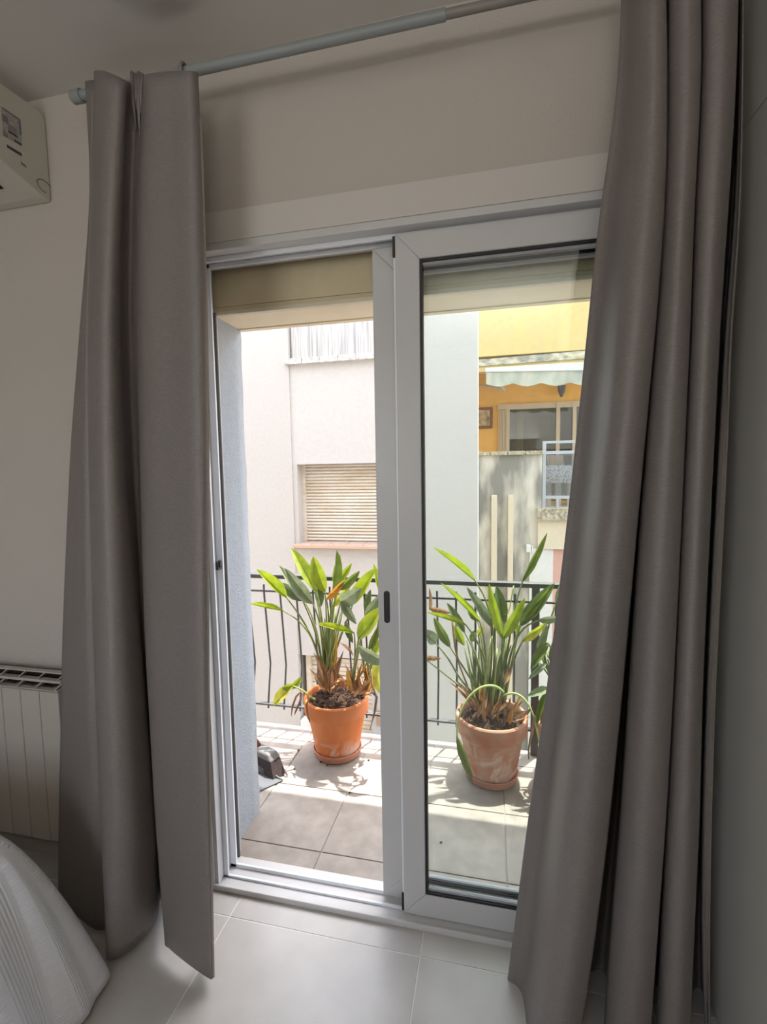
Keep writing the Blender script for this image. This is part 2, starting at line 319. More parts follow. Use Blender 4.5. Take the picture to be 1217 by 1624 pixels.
def sash(nm, x0, x1, y0, y1, z0, z1, sl, sr, rt, rb):
    s = empty(nm, ((x0+x1)/2, (y0+y1)/2, z0), parent=door)
    fr = MB().prism([(x0, y0, z0), (x0+sl, y0, z0+rb), (x0+sl, y0, z1-rt), (x0, y0, z1)], (0, y1-y0, 0)); put('stile', fr, pvcM, s, bevel=.0025)
    fr = MB().prism([(x1, y0, z0), (x1, y0, z1), (x1-sr, y0, z1-rt), (x1-sr, y0, z0+rb)], (0, y1-y0, 0)); put('stile', fr, pvcM, s, bevel=.0025)
    fr = MB().prism([(x0, y0, z1), (x0+sl, y0, z1-rt), (x1-sr, y0, z1-rt), (x1, y0, z1)], (0, y1-y0, 0)); put('rail', fr, pvcM, s, bevel=.0025)
    fr = MB().prism([(x0, y0, z0), (x1, y0, z0), (x1-sr, y0, z0+rb), (x0+sl, y0, z0+rb)], (0, y1-y0, 0)); put('rail', fr, pvcM, s, bevel=.0025)
    gx0, gx1, gz0, gz1 = x0+sl, x1-sr, z0+rb, z1-rt; e = .007
    ym = (y0+y1)/2
    put('gasket', MB().box(gx0, gx0+e, y0+.004, y1-.004, gz0, gz1).box(gx1-e, gx1, y0+.004, y1-.004, gz0, gz1).box(gx0, gx1, y0+.004, y1-.004, gz1-e, gz1).box(gx0, gx1, y0+.004, y1-.004, gz0, gz0+e), gasM, s)
    put('spacer_bar', MB().box(gx0+e, gx1-e, ym-.006, ym+.006, gz0+e, gz0+.014).box(gx0+e, gx1-e, ym-.006, ym+.006, gz1-.014, gz1-e).box(gx1-.013, gx1-e, ym-.006, ym+.006, gz0+e, gz1-e), mat('spacer', (.42, .43, .45), .4), s)
    put('glass_pane', MB().box(gx0+.002, gx1-.002, ym-.0012, ym+.0012, gz0+.002, gz1-.002), gl1, s)
    return s
fs = sash('front_sash', -.2585, .41, 0, .034, .016, 2.0155, .067, .07, .072, .072)
put('corner_clip', MB().box(-.2665, -.2585, .003, .028, 1.957, 2.012), blkM, fs, bevel=.002)
put('corner_clip', MB().box(-.2665, -.2585, .003, .028, .020, .076), blkM, fs, bevel=.002)
put('interlock', MB().box(-.264, -.2585, .006, .014, .078, 1.955), pvcB, fs)
rs = sash('rear_sash', -.334, .345, .043, .075, .024, 2.004, .064, .06, .066, .062)
h0, h1 = onY(613, 937, .043), onY(615, 988, .043); hx = (h0.x+h1.x)/2
pts = [(hx+.0095*math.cos(a), .0415, (h0.z-.0095 if math.sin(a) >= 0 else h1.z+.0095)+.0095*math.sin(a)) for a in [2*math.pi*i/28 for i in range(28)]]
put('pull_recess', MB().prism(pts, (0, .003, 0)), gasM, rs)
zt = onY(613, 917, .043).z; pl = [(hx+.021*math.cos(a), .0424, (zt-.012 if math.sin(a) >= 0 else h1.z-.06)+(.014 if math.sin(a) >= 0 else .006)*math.sin(a)) for a in [2*math.pi*i/28 for i in range(28)]]
put('pull_plate', MB().prism(pl, (0, .002, 0)), pvcM, rs, bevel=.0008)
# roller shutter, partly lowered, and the soffit of the reveal
rsh = empty('roller_shutter', (-.3, .125, 1.89), 'olive beige roller shutter rolled almost fully up behind the top of the door', 'shutter')
for k in range(4):
    z, z1 = ((1.899, 1.9125), (1.9135, 2.045), (2.046, 2.12), (2.121, 2.2))[k]
    put('slat', MB().box(DX0+.035, DX1-.035, .118, .128, z, z1), shutM, rsh, bevel=.001)
put('bottom_bar', MB().box(DX0+.035, DX1-.035, .112, .132, 1.886, 1.899), slipM, rsh, bevel=.002)
put('guide', MB().box(DX0+.0, DX0+.034, .106, .140, 0, 2.1), pvcM, rsh); put('guide', MB().box(DX1-.034, DX1, .106, .140, 0, 2.1), pvcM, rsh)
sf = MB().box(DX0, DX1, .165, YO+.01, 1.906, 2.14).box(DX0, DX1, YO-.012, YO+.012, 1.902, 1.912)
struct('trim_4', sf, soffM, loc=(-.3, .25, 1.9))
# ------------------------------------------------------------------ balcony
bf = empty('balcony_floor', (-.4, .6, 0), kind='structure')
put('slab', MB().box(-2.6, 1.8, YO, 1.0, -.22, -.012), slabM, bf); put('slab', MB().box(DX0, DX1, .09, YO, -.22, -.012), slabM, bf)
put('balcony_grout', MB().box(DX0, DX1, .10, YO, -.012, -.004).box(-2.6, 1.8, YO, .985, -.012, -.004), bgrM, bf)
TB = .3265; xj = [-.5985+TB*k for k in range(-6, 8)]; yj = [.1905-.33, .1905, .5205, .8505, 1.18]
tiles(bf, xj, yj, (DX0+.004, DX1-.006, .10, .985), btileM, .0018, 0, .01); tiles(bf, xj, yj, (-2.58, DX0+.002, YO, .985), btileM, .0018, 0, .01); tiles(bf, xj, yj, (DX1-.004, 1.78, YO, .985), btileM, .0018, 0, .01)
struct('roof_slab', MB().box(-2.6, 1.8, YO, 1.0, 2.55, 2.75), slabM)
RY = .965
rail = empty('balcony_railing', (-.4, RY, 0), 'dark grey iron balcony railing with bellied bars behind the potted plants', 'railing')
zr = onY(398, 909, RY).z; zth = onY(420, 937, RY).z; zbt = onY(420, 1115, RY).z
put('top_rail', MB().box(-2.55, 1.75, RY-.02, RY+.02, zr-.022, zr), steelM, rail, bevel=.003)
put('upper_bar', MB().box(-2.55, 1.75, RY-.006, RY+.006, zth-.004, zth+.004), steelM, rail)
put('lower_bar', MB().box(-2.55, 1.75, RY-.014, RY+.014, zbt-.004, zbt+.004), steelM, rail)
xb0 = onY(426, 1122, RY).x; me = None
for k in range(-14, 32):
    x = xb0 + .0925*k
    if x > 1.7: break
    zk = onY(430, 1053, RY+.04).z
    if me is None:
        bm_ = MB().tube([(0, 0, zth+.035), (0, 0, zth-.02), (0, .012, zth-.12), (0, .042, zk+.02), (0, .044, zk), (0, .036, zk-.04), (0, .004, zbt+.01), (0, 0, zbt-.025)], .0055, 6); me = bm_.mesh('baluster', steelM, (0, 0, 0), True)
    o = bpy.data.objects.new('baluster', me); C.objects.link(o); o.parent = rail; o.location = Vector((x, RY, 0))-ORG[rail.name]
for x in (.205, 1.55, -2.3): put('post', MB().box(x-.017, x+.017, RY-.017, RY+.017, 0, zr-.022), steelM, rail)

# ------------------------------------------------------------------ potted plants
def leaf_mesh(base, tip, wid, roll, fold, bend, n=13):
    fold = fold*1.5+.15; wid = wid*.98/math.cos(fold*.8)
    ax = tip-base; L = ax.length; ax.normalize(); view = (CAM-(base+tip)/2).normalized()
    side = ax.cross(view)
    side = side.normalized() if side.length > 1e-4 else ax.orthogonal().normalized()
    side = Matrix.Rotation(roll, 3, ax) @ side; nor = side.cross(ax).normalized(); rows = []
    for i in range(n):
        t = i/(n-1); c = base + ax*(L*t) + nor*(bend*L*4*t*(1-t))
        ww = wid/2*(min(1, ((t+.012)/.34)**.55) if t < .34 else (1-((t-.34)/.66)**2.3)**.85 if i < n-1 else .02)
        row = []
        for a in (-1, -.55, 0, .55, 1):
            wv = .0018*math.sin(t*17+a*3)*abs(a)
            row.append(c + side*(ww*a*math.cos(fold)) + nor*(ww*abs(a)*math.sin(fold)*(1 if abs(a) == 1 else .8)+wv))
        rows.append(row)
    m = MB().grid([r[:3] for r in rows]); m.grid([r[2:] for r in rows]); return m
def add_leaf(plant, crown, tipuv, baseuv, wpx, m, ty, by, roll=0., fold=.45, bend=.03, stalk=None, sm=None, sr=.0045, name='leaf'):
    b = onY(*baseuv, by); t = onY(*tipuv, ty); wid = wpx*(b-CAM).dot(FW)/FPX
    lf = put(name, leaf_mesh(b, t, wid, roll, fold, bend), m, plant, smooth=True, loc=b)
    if stalk is False: return lf
    if stalk: 
        k = len(stalk); pts = [b]+[onY(u, v, by+(crown.y-by)*(i+1)/(k+1)) for i, (u, v) in enumerate(stalk)]+[crown]
        P = [pts[0]]
        for i in range(1, len(pts)): P += [pts[i-1].lerp(pts[i], .33), pts[i-1].lerp(pts[i], .67), pts[i]]
        for _ in range(2): P = [P[0]]+[(P[i-1]+P[i]*2+P[i+1])/4 for i in range(1, len(P)-1)]+[P[-1]]
    else:
        ctl = crown.lerp(b, .45); ctl.z += .06*abs(b.x-crown.x)/.1 if abs(b.x-crown.x) < .2 else .1
        P = bez(b, ctl, crown, 9)
    d = (t-b).normalized()
    P = [b+d*(t-b).length*.55, b+d*(t-b).length*.2]+P
    N = len(P); put('stalk', MB().tube(P, [(.0012 if i == 0 else .0028 if i == 1 else sr*(.7+.75*max(0, i-2)/(N-3))) for i in range(N)], 6), sm or stalkM, lf, smooth=True)
    return lf
def saucer(x, y, label):
    pr = [(0, 0), (.104, 0), (.112, .004), (.120, .034), (.117, .037), (.113, .034), (.107, .012), (0, .0105)]
    o = put('saucer', MB().lathe(pr, (x, y, 0), 44), saucM, smooth=True, loc=(x, y, 0)); tag(o, label, 'saucer', 'clay saucers on the balcony'); o.modifiers.new('es', 'EDGE_SPLIT').split_angle = .6
def mkpot(x, y, label, tm):
    root = empty('potted_plant', (x, y, .012), label, 'plant', 'bird of paradise plants on the balcony')
    pr = [(0, .012), (.098, .012), (.106, .014), (.112, .05), (.1405, .213), (.150, .216), (.156, .222), (.157, .285), (.153, .291), (.145, .291), (.141, .285), (.139, .24), (0, .238)]
    put('pot', MB().lathe(pr, (x, y, 0), 48), tm, root, smooth=True).modifiers.new('es', 'EDGE_SPLIT').split_angle = .6
    g = []
    for i in range(12):
        r = .1405*i/11; row = []
        for j in range(41):
            a = 2*math.pi*j/40; px, py = x+r*math.cos(a), y+r*math.sin(a)
            row.append((px, py, .262+.024*(1-(r/.14)**2)+.016*noise.noise(Vector((px*45, py*45, 1)))+.008*noise.noise(Vector((px*140, py*140, 5)))))
        g.append(row)
    put('soil', MB().grid(g), soilM, root)
    rng = random.Random(x); cr = MB()
    for k in range(170):
        r = .132*math.sqrt(rng.random()); a = rng.uniform(0, 6.28); px, py = x+r*math.cos(a), y+r*math.sin(a); zz = .268+.024*(1-(r/.14)**2)
        s = rng.uniform(.003, .008); d = Vector((rng.uniform(-1, 1), rng.uniform(-1, 1), rng.uniform(-.1, .6))).normalized()*s*rng.uniform(1, 2.6)
        cr.tube([Vector((px, py, zz))-d, Vector((px, py, zz+.003)), Vector((px, py, zz))+d], [s*.2, s*.45, s*.15], 4)
    put('bark_crumbs', cr, soilM, root)['kind'] = 'stuff'
    return root
def sheath(plant, a, b, w, m=None, curl=.02):
    put('dry_sheath', leaf_mesh(a, b, w, random.uniform(-.8, .8), random.uniform(.3, .9), random.uniform(-curl, curl*3), 7), m or dryM, plant, smooth=True, loc=a)

PLX, PLY = -.735, .80
saucer(PLX, PLY, 'terracotta saucer under the bright orange pot seen through the open door half')
pl = mkpot(PLX, PLY, 'bird of paradise plant in bright orange terracotta pot seen through the open door half', terrM)
cA = onY(516, 1086, .83); cB = onY(560, 1088, .78); cB2 = onY(588, 1085, .82)
A = lambda *a, **k: add_leaf(pl, cA, *a, **k)
B = lambda *a, **k: add_leaf(pl, cB, *a, **k)
B2 = lambda *a, **k: add_leaf(pl, cB2, *a, **k)
A((407, 903), (454, 947), 21, limeM, .74, .80, .3, .5, stalk=[(473, 972), (492, 1003), (505, 1040)])
A((396, 957), (448, 968), 14, limeM, .72, .78, .2, .7, stalk=[(474, 983), (497, 1012), (507, 1048)])
A((446, 925), (482, 952), 19, deepM, .90, .86, -.3, .2, stalk=[(495, 975), (505, 1010), (510, 1050)])
A((443, 897), (479, 950), 17, greyM, .78, .80, .2, .5, stalk=[(495, 985), (506, 1020)])
A((452, 901), (496, 957), 24, greyM, .75, .79, -.2, .35, stalk=[(507, 982), (512, 1025)])
A((462, 869), (502, 938), 22, limeM, .88, .86, .2, .3, stalk=[(510, 970), (514, 1020)])
A((467, 886), (499, 936), 14, greenM, .92, .90, .1, .5, stalk=[(508, 975), (512, 1025)])
A((497, 882), (516, 938), 27, limeM, .86, .85, -.35, .25, stalk=[(518, 975), (519, 1030)])
A((500, 915), (508, 963), 17, deepM, .92, .90, .3, .3, stalk=[(510, 1000), (513, 1040)])
A((534, 872), (528, 938), 19, greenM, .86, .84, .5, .55, stalk=[(526, 965), (522, 1030)])
A((540, 880), (533, 935), 15, limeM, .93, .90, -.3, .3, stalk=[(528, 975), (522, 1030)])
A((558, 893), (534, 925), 13, limeM, .92, .88, .2, .4, stalk=[(529, 970), (523, 1030)])
A((571, 905), (536, 935), 17, greenM, .82, .80, .35, .4, stalk=[(527, 970), (521, 1030)])
A((548, 918), (518, 950), 15, dryO, .80, .80, .2, .6, stalk=[(522, 975), (520, 1030)])
A((556, 925), (526, 962), 16, yellM, .84, .82, .4, .4, stalk=[(523, 985), (520, 1030)])
A((597, 900), (560, 958), 25, limeM, .80, .78, -.3, .45, stalk=[(548, 990), (530, 1040)])
A((574, 932), (541, 954), 27, greyM, .72, .75, .2, .25, bend=.12, stalk=[(533, 985), (524, 1035)])
B((566, 990), (543, 953), 17, greyM, .70, .74, .2, .45, bend=.05, stalk=False)
B((592, 893), (604, 945), 13, limeM, .90, .86, .2, .6, stalk=[(600, 1000), (585, 1050)])
B2((607, 940), (580, 975), 18, greyM, .80, .80, .2, .4, stalk=[(572, 1000), (575, 1050)])
B((588, 935), (581, 972), 13, deepM, .92, .88, -.2, .4, stalk=[(573, 1010), (565, 1050)])
B((503, 989), (562, 1004), 13, limeM, .74, .72, .3, .5, stalk=[(564, 1030), (562, 1060)])
B((607, 962), (569, 1013), 27, limeM, .74, .72, -.25, .3, stalk=[(566, 1035), (562, 1065)], sr=.006)
B((622, 1052), (570, 1026), 24, greyM, .64, .68, .45, .35, bend=.1, stalk=[(565, 1050), (558, 1075)], sr=.008)
B2((606, 1102), (599, 1046), 20, yellM, .70, .72, .5, .3, bend=.12, stalk=[(590, 1050), (580, 1068)])
B2((602, 990), (585, 1030), 14, greenM, .84, .82, .3, .4, stalk=[(583, 1050)])
B2((612, 1010), (592, 1040), 15, limeM, .88, .84, -.3, .4, stalk=[(588, 1060)])
B((560, 1020), (548, 985), 12, deepM, .90, .90, .3, .3, stalk=False)
cC = onY(500, 1110, .72)
add_leaf(pl, cC, (434, 1119), (463, 1087), 19, yellM, .62, .66, .3, .35, bend=.06, stalk=[(480, 1094), (492, 1105)], sm=stalkL)
add_leaf(pl, cC, (479, 1073), (462, 1092), 12, limeM, .70, .67, .3, .3, stalk=False)
add_leaf(pl, cC, (447, 1092), (466, 1086), 13, limeM, .64, .66, -.3, .3, stalk=False)
rng = random.Random(3)
for k in range(16):                                                # bare stalks between the two crowns
    u0 = rng.uniform(506, 545); b = onY(u0, rng.uniform(955, 1000), rng.uniform(.80, .92)); c = onY(rng.uniform(507, 530), 1086, rng.uniform(.80, .88))
    put('stalk', MB().tube(bez(b, b.lerp(c, .5)+Vector((rng.uniform(-.01, .01), 0, .02)), c, 7), [.003, .0035, .004, .0045, .005, .0055, .006], 6), rng.choice((stalkM, stalkM, stalkL)), pl, smooth=True)
for u0, v0, u1, v1, m in ((497, 1035, 512, 1080, dryM), (504, 1055, 514, 1092, dryM), (490, 1060, 512, 1095, dryM), (533, 1000, 530, 1065, dryO), (545, 1032, 535, 1080, dryM), (538, 1045, 530, 1085, dryM), (550, 1062, 558, 1098, dryO), (520, 1060, 518, 1095, dryM), (528, 1052, 522, 1090, dryM),
                         (505, 1062, 520, 1093, dryM), (513, 1048, 521, 1092, dryM), (541, 1078, 525, 1092, dryM), (552, 1078, 532, 1090, dryM), (556, 1085, 536, 1078, dryM), (548, 1092, 530, 1068, dryM), (575, 1050, 566, 1095, dryO), (583, 1062, 572, 1098, dryM), (592, 1075, 570, 1100, dryM), (600, 1085, 572, 1102, dryM), (566, 1075, 562, 1104, dryM), (595, 1062, 578, 1096, dryO), (540, 1020, 560, 1040, dryM), (580, 1088, 562, 1106, dryM)):
    yy = rng.uniform(.72, .82); sheath(pl, onY(u1, v1, yy), onY(u0, v0, yy+rng.uniform(-.03, .03)), rng.uniform(.018, .03), m)
for k in range(26):
    u1 = rng.choice((rng.uniform(506, 536), rng.uniform(555, 592))); v1 = rng.uniform(1086, 1100); yy = rng.uniform(.72, .86)
    sheath(pl, onY(u1, v1, yy), onY(u1+rng.uniform(-16, 16), v1-rng.uniform(18, 48), yy+rng.uniform(-.03, .03)), rng.uniform(.014, .026), rng.choice((dryM, dryM, dryM, dryO)))
for pts in ([(478, 1096), (470, 1104), (464, 1120), (462, 1136)], [(480, 1098), (476, 1112), (470, 1126), (467, 1134)], [(589, 1062), (590, 1085), (597, 1105), (594, 1130), (587, 1158)], [(575, 1105), (590, 1098), (598, 1105), (596, 1125), (590, 1148)], [(492, 1104), (486, 1118), (489, 1138), (492, 1146)]):
    P = [onY(u, v, .64+.01*i) for i, (u, v) in enumerate(pts)]; put('dry_leaf', MB().tube(P, [.003]+[.005]*(len(P)-2)+[.0015], 5), dryM, pl, smooth=True)

PRX, PRY = .003, .76
saucer(PRX, PRY, 'terracotta saucer under the chalky pot seen through the right-hand glass')
pr_ = mkpot(PRX, PRY, 'bird of paradise plant in chalky weathered terracotta pot seen through the right-hand glass', terrW)
cR = onY(772, 1122, .80); cR2 = onY(798, 1128, .78)
R = lambda *a, **k: add_leaf(pr_, cR, *a, **k)
R2 = lambda *a, **k: add_leaf(pr_, cR2, *a, **k)
R((687, 868), (753, 920), 15, limeM, .70, .76, .4, .6, stalk=[(772, 950), (783, 1000), (786, 1060)])
R2((868, 845), (829, 922), 15, greenM, .84, .82, .3, .6, bend=-.03, stalk=[(817, 960), (807, 1020), (800, 1070)])
R((699, 924), (761, 986), 14, limeM, .72, .77, .3, .65, stalk=[(768, 1010), (772, 1060)])
R((740, 931), (779, 993), 18, greyM, .74, .78, .2, .45, stalk=[(781, 1030), (778, 1070)])
R((676, 971), (739, 991), 12, limeM, .66, .72, .3, .6, stalk=[(755, 1012), (770, 1045), (774, 1080)])
R((709, 956), (737, 1003), 14, deepM, .86, .84, .2, .3, stalk=[(752, 1030), (765, 1070)])
R((688, 979), (714, 1026), 16, greenM, .84, .82, -.2, .3, stalk=[(730, 1050), (752, 1085)])
R((737, 1024), (722, 992), 15, limeM, .80, .80, .2, .4, stalk=False)
R((776, 925), (797, 1012), 17, limeM, .80, .80, -.3, .35, stalk=[(796, 1050), (784, 1090)])
R((787, 928), (800, 988), 19, deepM, .90, .86, .2, .3, stalk=[(798, 1040), (786, 1085)])
R2((833, 948), (797, 1014), 19, limeM, .80, .80, .2, .3, stalk=[(795, 1055)])
R2((880, 925), (826, 992), 25, deepM, .82, .80, -.1, .45, stalk=[(812, 1030), (803, 1075)])
R2((872, 932), (832, 984), 11, limeM, .80, .79, .4, .3, stalk=False)
R2((893, 978), (855, 984), 14, greyM, .74, .78, .3, .4, stalk=[(838, 990), (820, 1008), (806, 1050)])
R2((868, 987), (829, 1017), 15, yellM, .74, .77, .2, .5, stalk=[(820, 1035), (807, 1070)])
R((671, 998), (691, 1020), 21, greyM, .72, .75, .2, .3, stalk=[(712, 1044), (728, 1075), (755, 1105)])
R((766, 992), (759, 1008), 12, yellM, .82, .82, .2, .3, stalk=[(765, 1050)])
R((752, 1000), (748, 1018), 13, greenM, .88, .86, .2, .3, stalk=[(760, 1060)])
R((742, 962), (758, 985), 12, greenM, .92, .90, -.3, .4, stalk=[(770, 1040)])
R2((815, 985), (822, 1005), 12, limeM, .84, .82, .3, .4, stalk=[(812, 1050)])
for k in range(22):
    u0 = rng.uniform(735, 830); b = onY(u0, rng.uniform(1005, 1040), rng.uniform(.74, .9)); c = onY(772+(u0-780)*.38+rng.uniform(-6, 6), 1120, rng.uniform(.74, .84))
    put('stalk', MB().tube(bez(b, b.lerp(c, .55)+Vector((rng.uniform(-.01, .01), 0, .01)), c, 7), [.003, .0035, .004, .0048, .0055, .006, .006], 6), rng.choice((stalkM, stalkM, stalkM, stalkL)), pr_, smooth=True)
def trail(plant, pts, y0, y1, r, m, nm='stalk', tip=.6):
    n = len(pts); P = [onY(u, v, y0+(y1-y0)*i/(n-1)) for i, (u, v) in enumerate(pts)]; Q = [P[0]]
    for i in range(1, n): Q += [P[i-1].lerp(P[i], .33), P[i-1].lerp(P[i], .67), P[i]]
    for _ in range(3): Q = [Q[0]]+[(Q[i-1]+Q[i]*2+Q[i+1])/4 for i in range(1, len(Q)-1)]+[Q[-1]]
    return put(nm, MB().tube(Q, [r*(1-(1-tip)*i/(len(Q)-1)) for i in range(len(Q))], 6), m, plant, smooth=True)
trail(pr_, [(799, 1098), (790, 1089), (775, 1086), (757, 1092), (741, 1108), (731, 1128), (725, 1150), (725, 1172)], .70, .60, .006, stalkL)
add_leaf(pr_, cR, (750, 1240), (725, 1168), 15, greenM, .585, .60, .3, .35, bend=-.03, stalk=False)
trail(pr_, [(799, 1103), (812, 1098), (826, 1102), (838, 1115), (847, 1135), (852, 1160), (858, 1190)], .70, .62, .005, stalkL)
trail(pr_, [(849, 1135), (845, 1160), (838, 1185), (839, 1204)], .63, .60, .007, dryM, 'dry_leaf', .3)
trail(pr_, [(718, 985), (721, 1022), (729, 1058), (745, 1095)], .82, .80, .006, dryM, 'dry_leaf')
trail(pr_, [(815, 929), (811, 950), (808, 972), (800, 975)], .88, .86, .003, stalkL)
for u0, v0, u1, v1, m in ((714, 1082, 758, 1128, dryM), (722, 1078, 760, 1118, dryM), (730, 1086, 764, 1132, dryM), (768, 1112, 772, 1148, dryM), (782, 1122, 784, 1152, dryM), (790, 1118, 788, 1152, dryM), (800, 1115, 796, 1150, dryM), (808, 1120, 800, 1150, dryM), (813, 1122, 808, 1148, dryO), (842, 1135, 806, 1145, dryM), (836, 1128, 800, 1140, dryM), (820, 1118, 802, 1142, dryM),
                          (812, 1058, 800, 1085, dryM), (764, 1085, 768, 1120, dryO), (766, 1090, 765, 1118, dryM), (830, 1110, 805, 1135, dryM), (846, 1120, 815, 1138, dryM), (795, 1105, 790, 1145, dryM), (777, 1110, 780, 1146, dryM)):
    yy = rng.uniform(.68, .78); sheath(pr_, onY(u1, v1, yy), onY(u0, v0, yy+rng.uniform(-.03, .03)), rng.uniform(.016, .028), m)
for k in range(24):
    u1 = rng.uniform(752, 812); v1 = rng.uniform(1128, 1150); yy = rng.uniform(.66, .80)
    sheath(pr_, onY(u1, v1, yy), onY(u1+rng.uniform(-18, 22), v1-rng.uniform(16, 42), yy+rng.uniform(-.03, .03)), rng.uniform(.012, .024), rng.choice((dryM, dryM, dryM, dryO)))
# spent flower bract reaching in from the left
fl_ = add_leaf(pr_, cR, (716, 972), (682, 964), 13, dryM, .74, .76, .2, .6, stalk=False, name='flower_bract'); add_leaf(pr_, cR, (681, 932), (681, 968), 9, dryM, .76, .76, .3, .7, stalk=False, name='flower_bract')
add_leaf(pr_, cR, (700, 1044), (672, 1043), 9, dryM, .86, .86, .2, .3, stalk=[(720, 1080), (750, 1105)])

P3X, P3Y = .355, .74
saucer(P3X, P3Y, 'terracotta saucer of the plant half hidden behind the right curtain')
p3 = mkpot(P3X, P3Y, 'bird of paradise plant mostly hidden behind the right curtain', terrW)
c3 = onY(905, 1118, .78)
P3 = lambda *a, **k: add_leaf(p3, c3, *a, **k)
P3((895, 912), (882, 958), 13, greyM, .80, .80, .2, .4, stalk=[(872, 985), (860, 1040), (880, 1090)])
P3((842, 1062), (870, 1020), 17, greenM, .70, .74, .3, .3, stalk=[(885, 1050)])
P3((836, 1105), (872, 1092), 15, greyM, .64, .68, .2, .4, stalk=[(885, 1100)])
P3((852, 1150), (866, 1098), 12, greenM, .62, .66, .3, .4, stalk=[(880, 1095)])
P3((868, 990), (853, 1030), 15, greyM, .78, .80, .2, .5, stalk=[(870, 1065)])
P3((838, 1078), (868, 1052), 11, greyM, .70, .74, .2, .4, stalk=[(885, 1080)])
P3((885, 1000), (872, 1045), 14, greenM, .76, .78, .3, .4, stalk=[(885, 1080)])
P3((858, 1150), (870, 1112), 10, dryM, .66, .68, .3, .5, stalk=False)
P3((930, 900), (915, 990), 22, greenM, .80, .80, .2, .4); P3((960, 960), (930, 1010), 20, limeM, .76, .78, .2, .4)
for k in range(14):
    b = onY(rng.uniform(850, 900), rng.uniform(1020, 1060), rng.uniform(.72, .82)); c = c3+Vector((rng.uniform(-.04, .04), rng.uniform(-.04, .04), 0))
    put('stalk', MB().tube(bez(b, b.lerp(c, .6)+Vector((0, 0, .02)), c, 7), [.003, .0035, .004, .0045, .005, .005, .005], 6), rng.choice((stalkM, stalkL)), p3, smooth=True)

# broom and dustpan leaning just outside the reveal
br = empty('broom', (-1.03, .60, 0), 'dark bristled broom with grey head beside the white door reveal', 'broom')
d1 = Vector((-.93, .555, 0)); d0 = Vector((-1.19, .66, 0)); ax = (d1-d0).normalized(); sd = Vector((-ax.y, ax.x, 0))
def bar(lo0, lo1, hi0, hi1, wl, wh): return [lo0-sd*wl, lo1-sd*wl, lo1+sd*wl, lo0+sd*wl, hi0-sd*wh, hi1-sd*wh, hi1+sd*wh, hi0+sd*wh]
z1, z2 = Vector((0, 0, .075)), Vector((0, 0, .105))
put('bristles', MB().hexa(bar(d0, d1, d0+z1+ax*.02, d1+z1-ax*.025, .036, .028)), bristM, br)['kind'] = 'stuff'
put('head', MB().hexa(bar(d0+z1+ax*.015, d1+z1-ax*.022, d0+z2+ax*.03, d1+z2-ax*.045, .033, .026)), greyP, br, bevel=.008)
hc = d0.lerp(d1, .5); put('handle', MB().tube([hc+Vector((0, 0, .10)), hc+Vector((-.03, .0, .15)), hc+Vector((-.45, -.10, 1.1))], [.016, .013, .011], 10), woodM, br, smooth=True)
dp = empty('dustpan', (-1.08, .44, 0), 'dark slate plastic dustpan on balcony tiles under the broom', 'dustpan')
lip0, lip1 = Vector((-.905, .53, .003)), Vector((-.985, .43, .003)); bk = Vector((-.22, .035, 0))
put('pan', MB().hexa([lip0, lip0+bk, lip1+bk*.9, lip1, lip0+Vector((0, 0, .004)), lip0+bk+Vector((0, 0, .012)), lip1+bk*.9+Vector((0, 0, .012)), lip1+Vector((0, 0, .004))]), panM, dp)
put('side_wall', MB().hexa([lip1, lip1+bk*.9, lip1+bk*.9+Vector((0, .006, 0)), lip1+Vector((0, .006, 0)), lip1+Vector((0, 0, .006)), lip1+bk*.9+Vector((0, -.01, .075)), lip1+bk*.9+Vector((0, -.004, .075)), lip1+Vector((0, .006, .006))]), panM, dp)
put('side_wall', MB().hexa([lip0, lip0+bk, lip0+bk+Vector((0, .006, 0)), lip0+Vector((0, .006, 0)), lip0+Vector((0, 0, .006)), lip0+bk+Vector((0, .01, .06)), lip0+bk+Vector((0, .016, .06)), lip0+Vector((0, .006, .006))]), panM, dp)
q0 = lip0+bk; q1 = lip1+bk*.9
put('back_wall', MB().hexa([q0, q1, q1+Vector((-.008, 0, 0)), q0+Vector((-.008, 0, 0)), q0+Vector((0, .01, .06)), q1+Vector((0, -.01, .075)), q1+Vector((-.008, -.01, .075)), q0+Vector((-.008, .01, .06))]), panM, dp)
put('handle', MB().tube([q0.lerp(q1, .5)+Vector((-.005, 0, .05)), q0.lerp(q1, .5)+Vector((-.12, .02, .09))], [.014, .011], 8), panM, dp)
cr = MB()
for u, v in ((473, 1190), (509, 1209), (519, 1214), (467, 1220), (555, 1258), (585, 1206), (700, 1337)):
    c = onZ(u, v, .003); cr.tube([c-Vector((.006, 0, 0)), c+Vector((0, .002, .002)), c+Vector((.005, .003, 0))], [.001, .004, .001], 5)
tag(put('fallen_soil_crumbs', cr, soilM), 'dark crumbs of soil scattered on the pale balcony tiles', 'soil', kind='stuff')

# ------------------------------------------------------------------ the street and the houses opposite
struct('ground', MB().box(-30, 30, 1.0, 30, -6.2, -6.0).box(-30, 30, -12, 1.0, -6.2, -6.0), streetM)
struct('wall_outer', MB().box(-12, XL-.2, YF, YO, -6, 7).box(XR+.2, 12, YF, YO, -6, 7).box(XL-.2, XR+.2, YF+.05, YO, -6, -.3).box(XL-.2, XR+.2, YF+.05, YO, ZC+.3, 7), cwarm)
FY = 5.2
def F(u, v, y=FY): return onY(u, v, y)
wb = empty('white_house', (-3, FY, -6), 'rendered white house across the street with closed cream roller shutter', 'building')
xe = F(758, 600).x; xa, xs_, xz = F(458.5, 600).x, F(470, 735).x, -1.25
zl0, zl1 = F(500, 576).z, F(500, 567).z; zw1, zw0 = F(530, 735.5).z, F(530, 862).z; zlow = F(485, 1040).z
put('wall', MB().box(-9, xa, FY, FY+1, -6, 4.5), cwarm, wb)
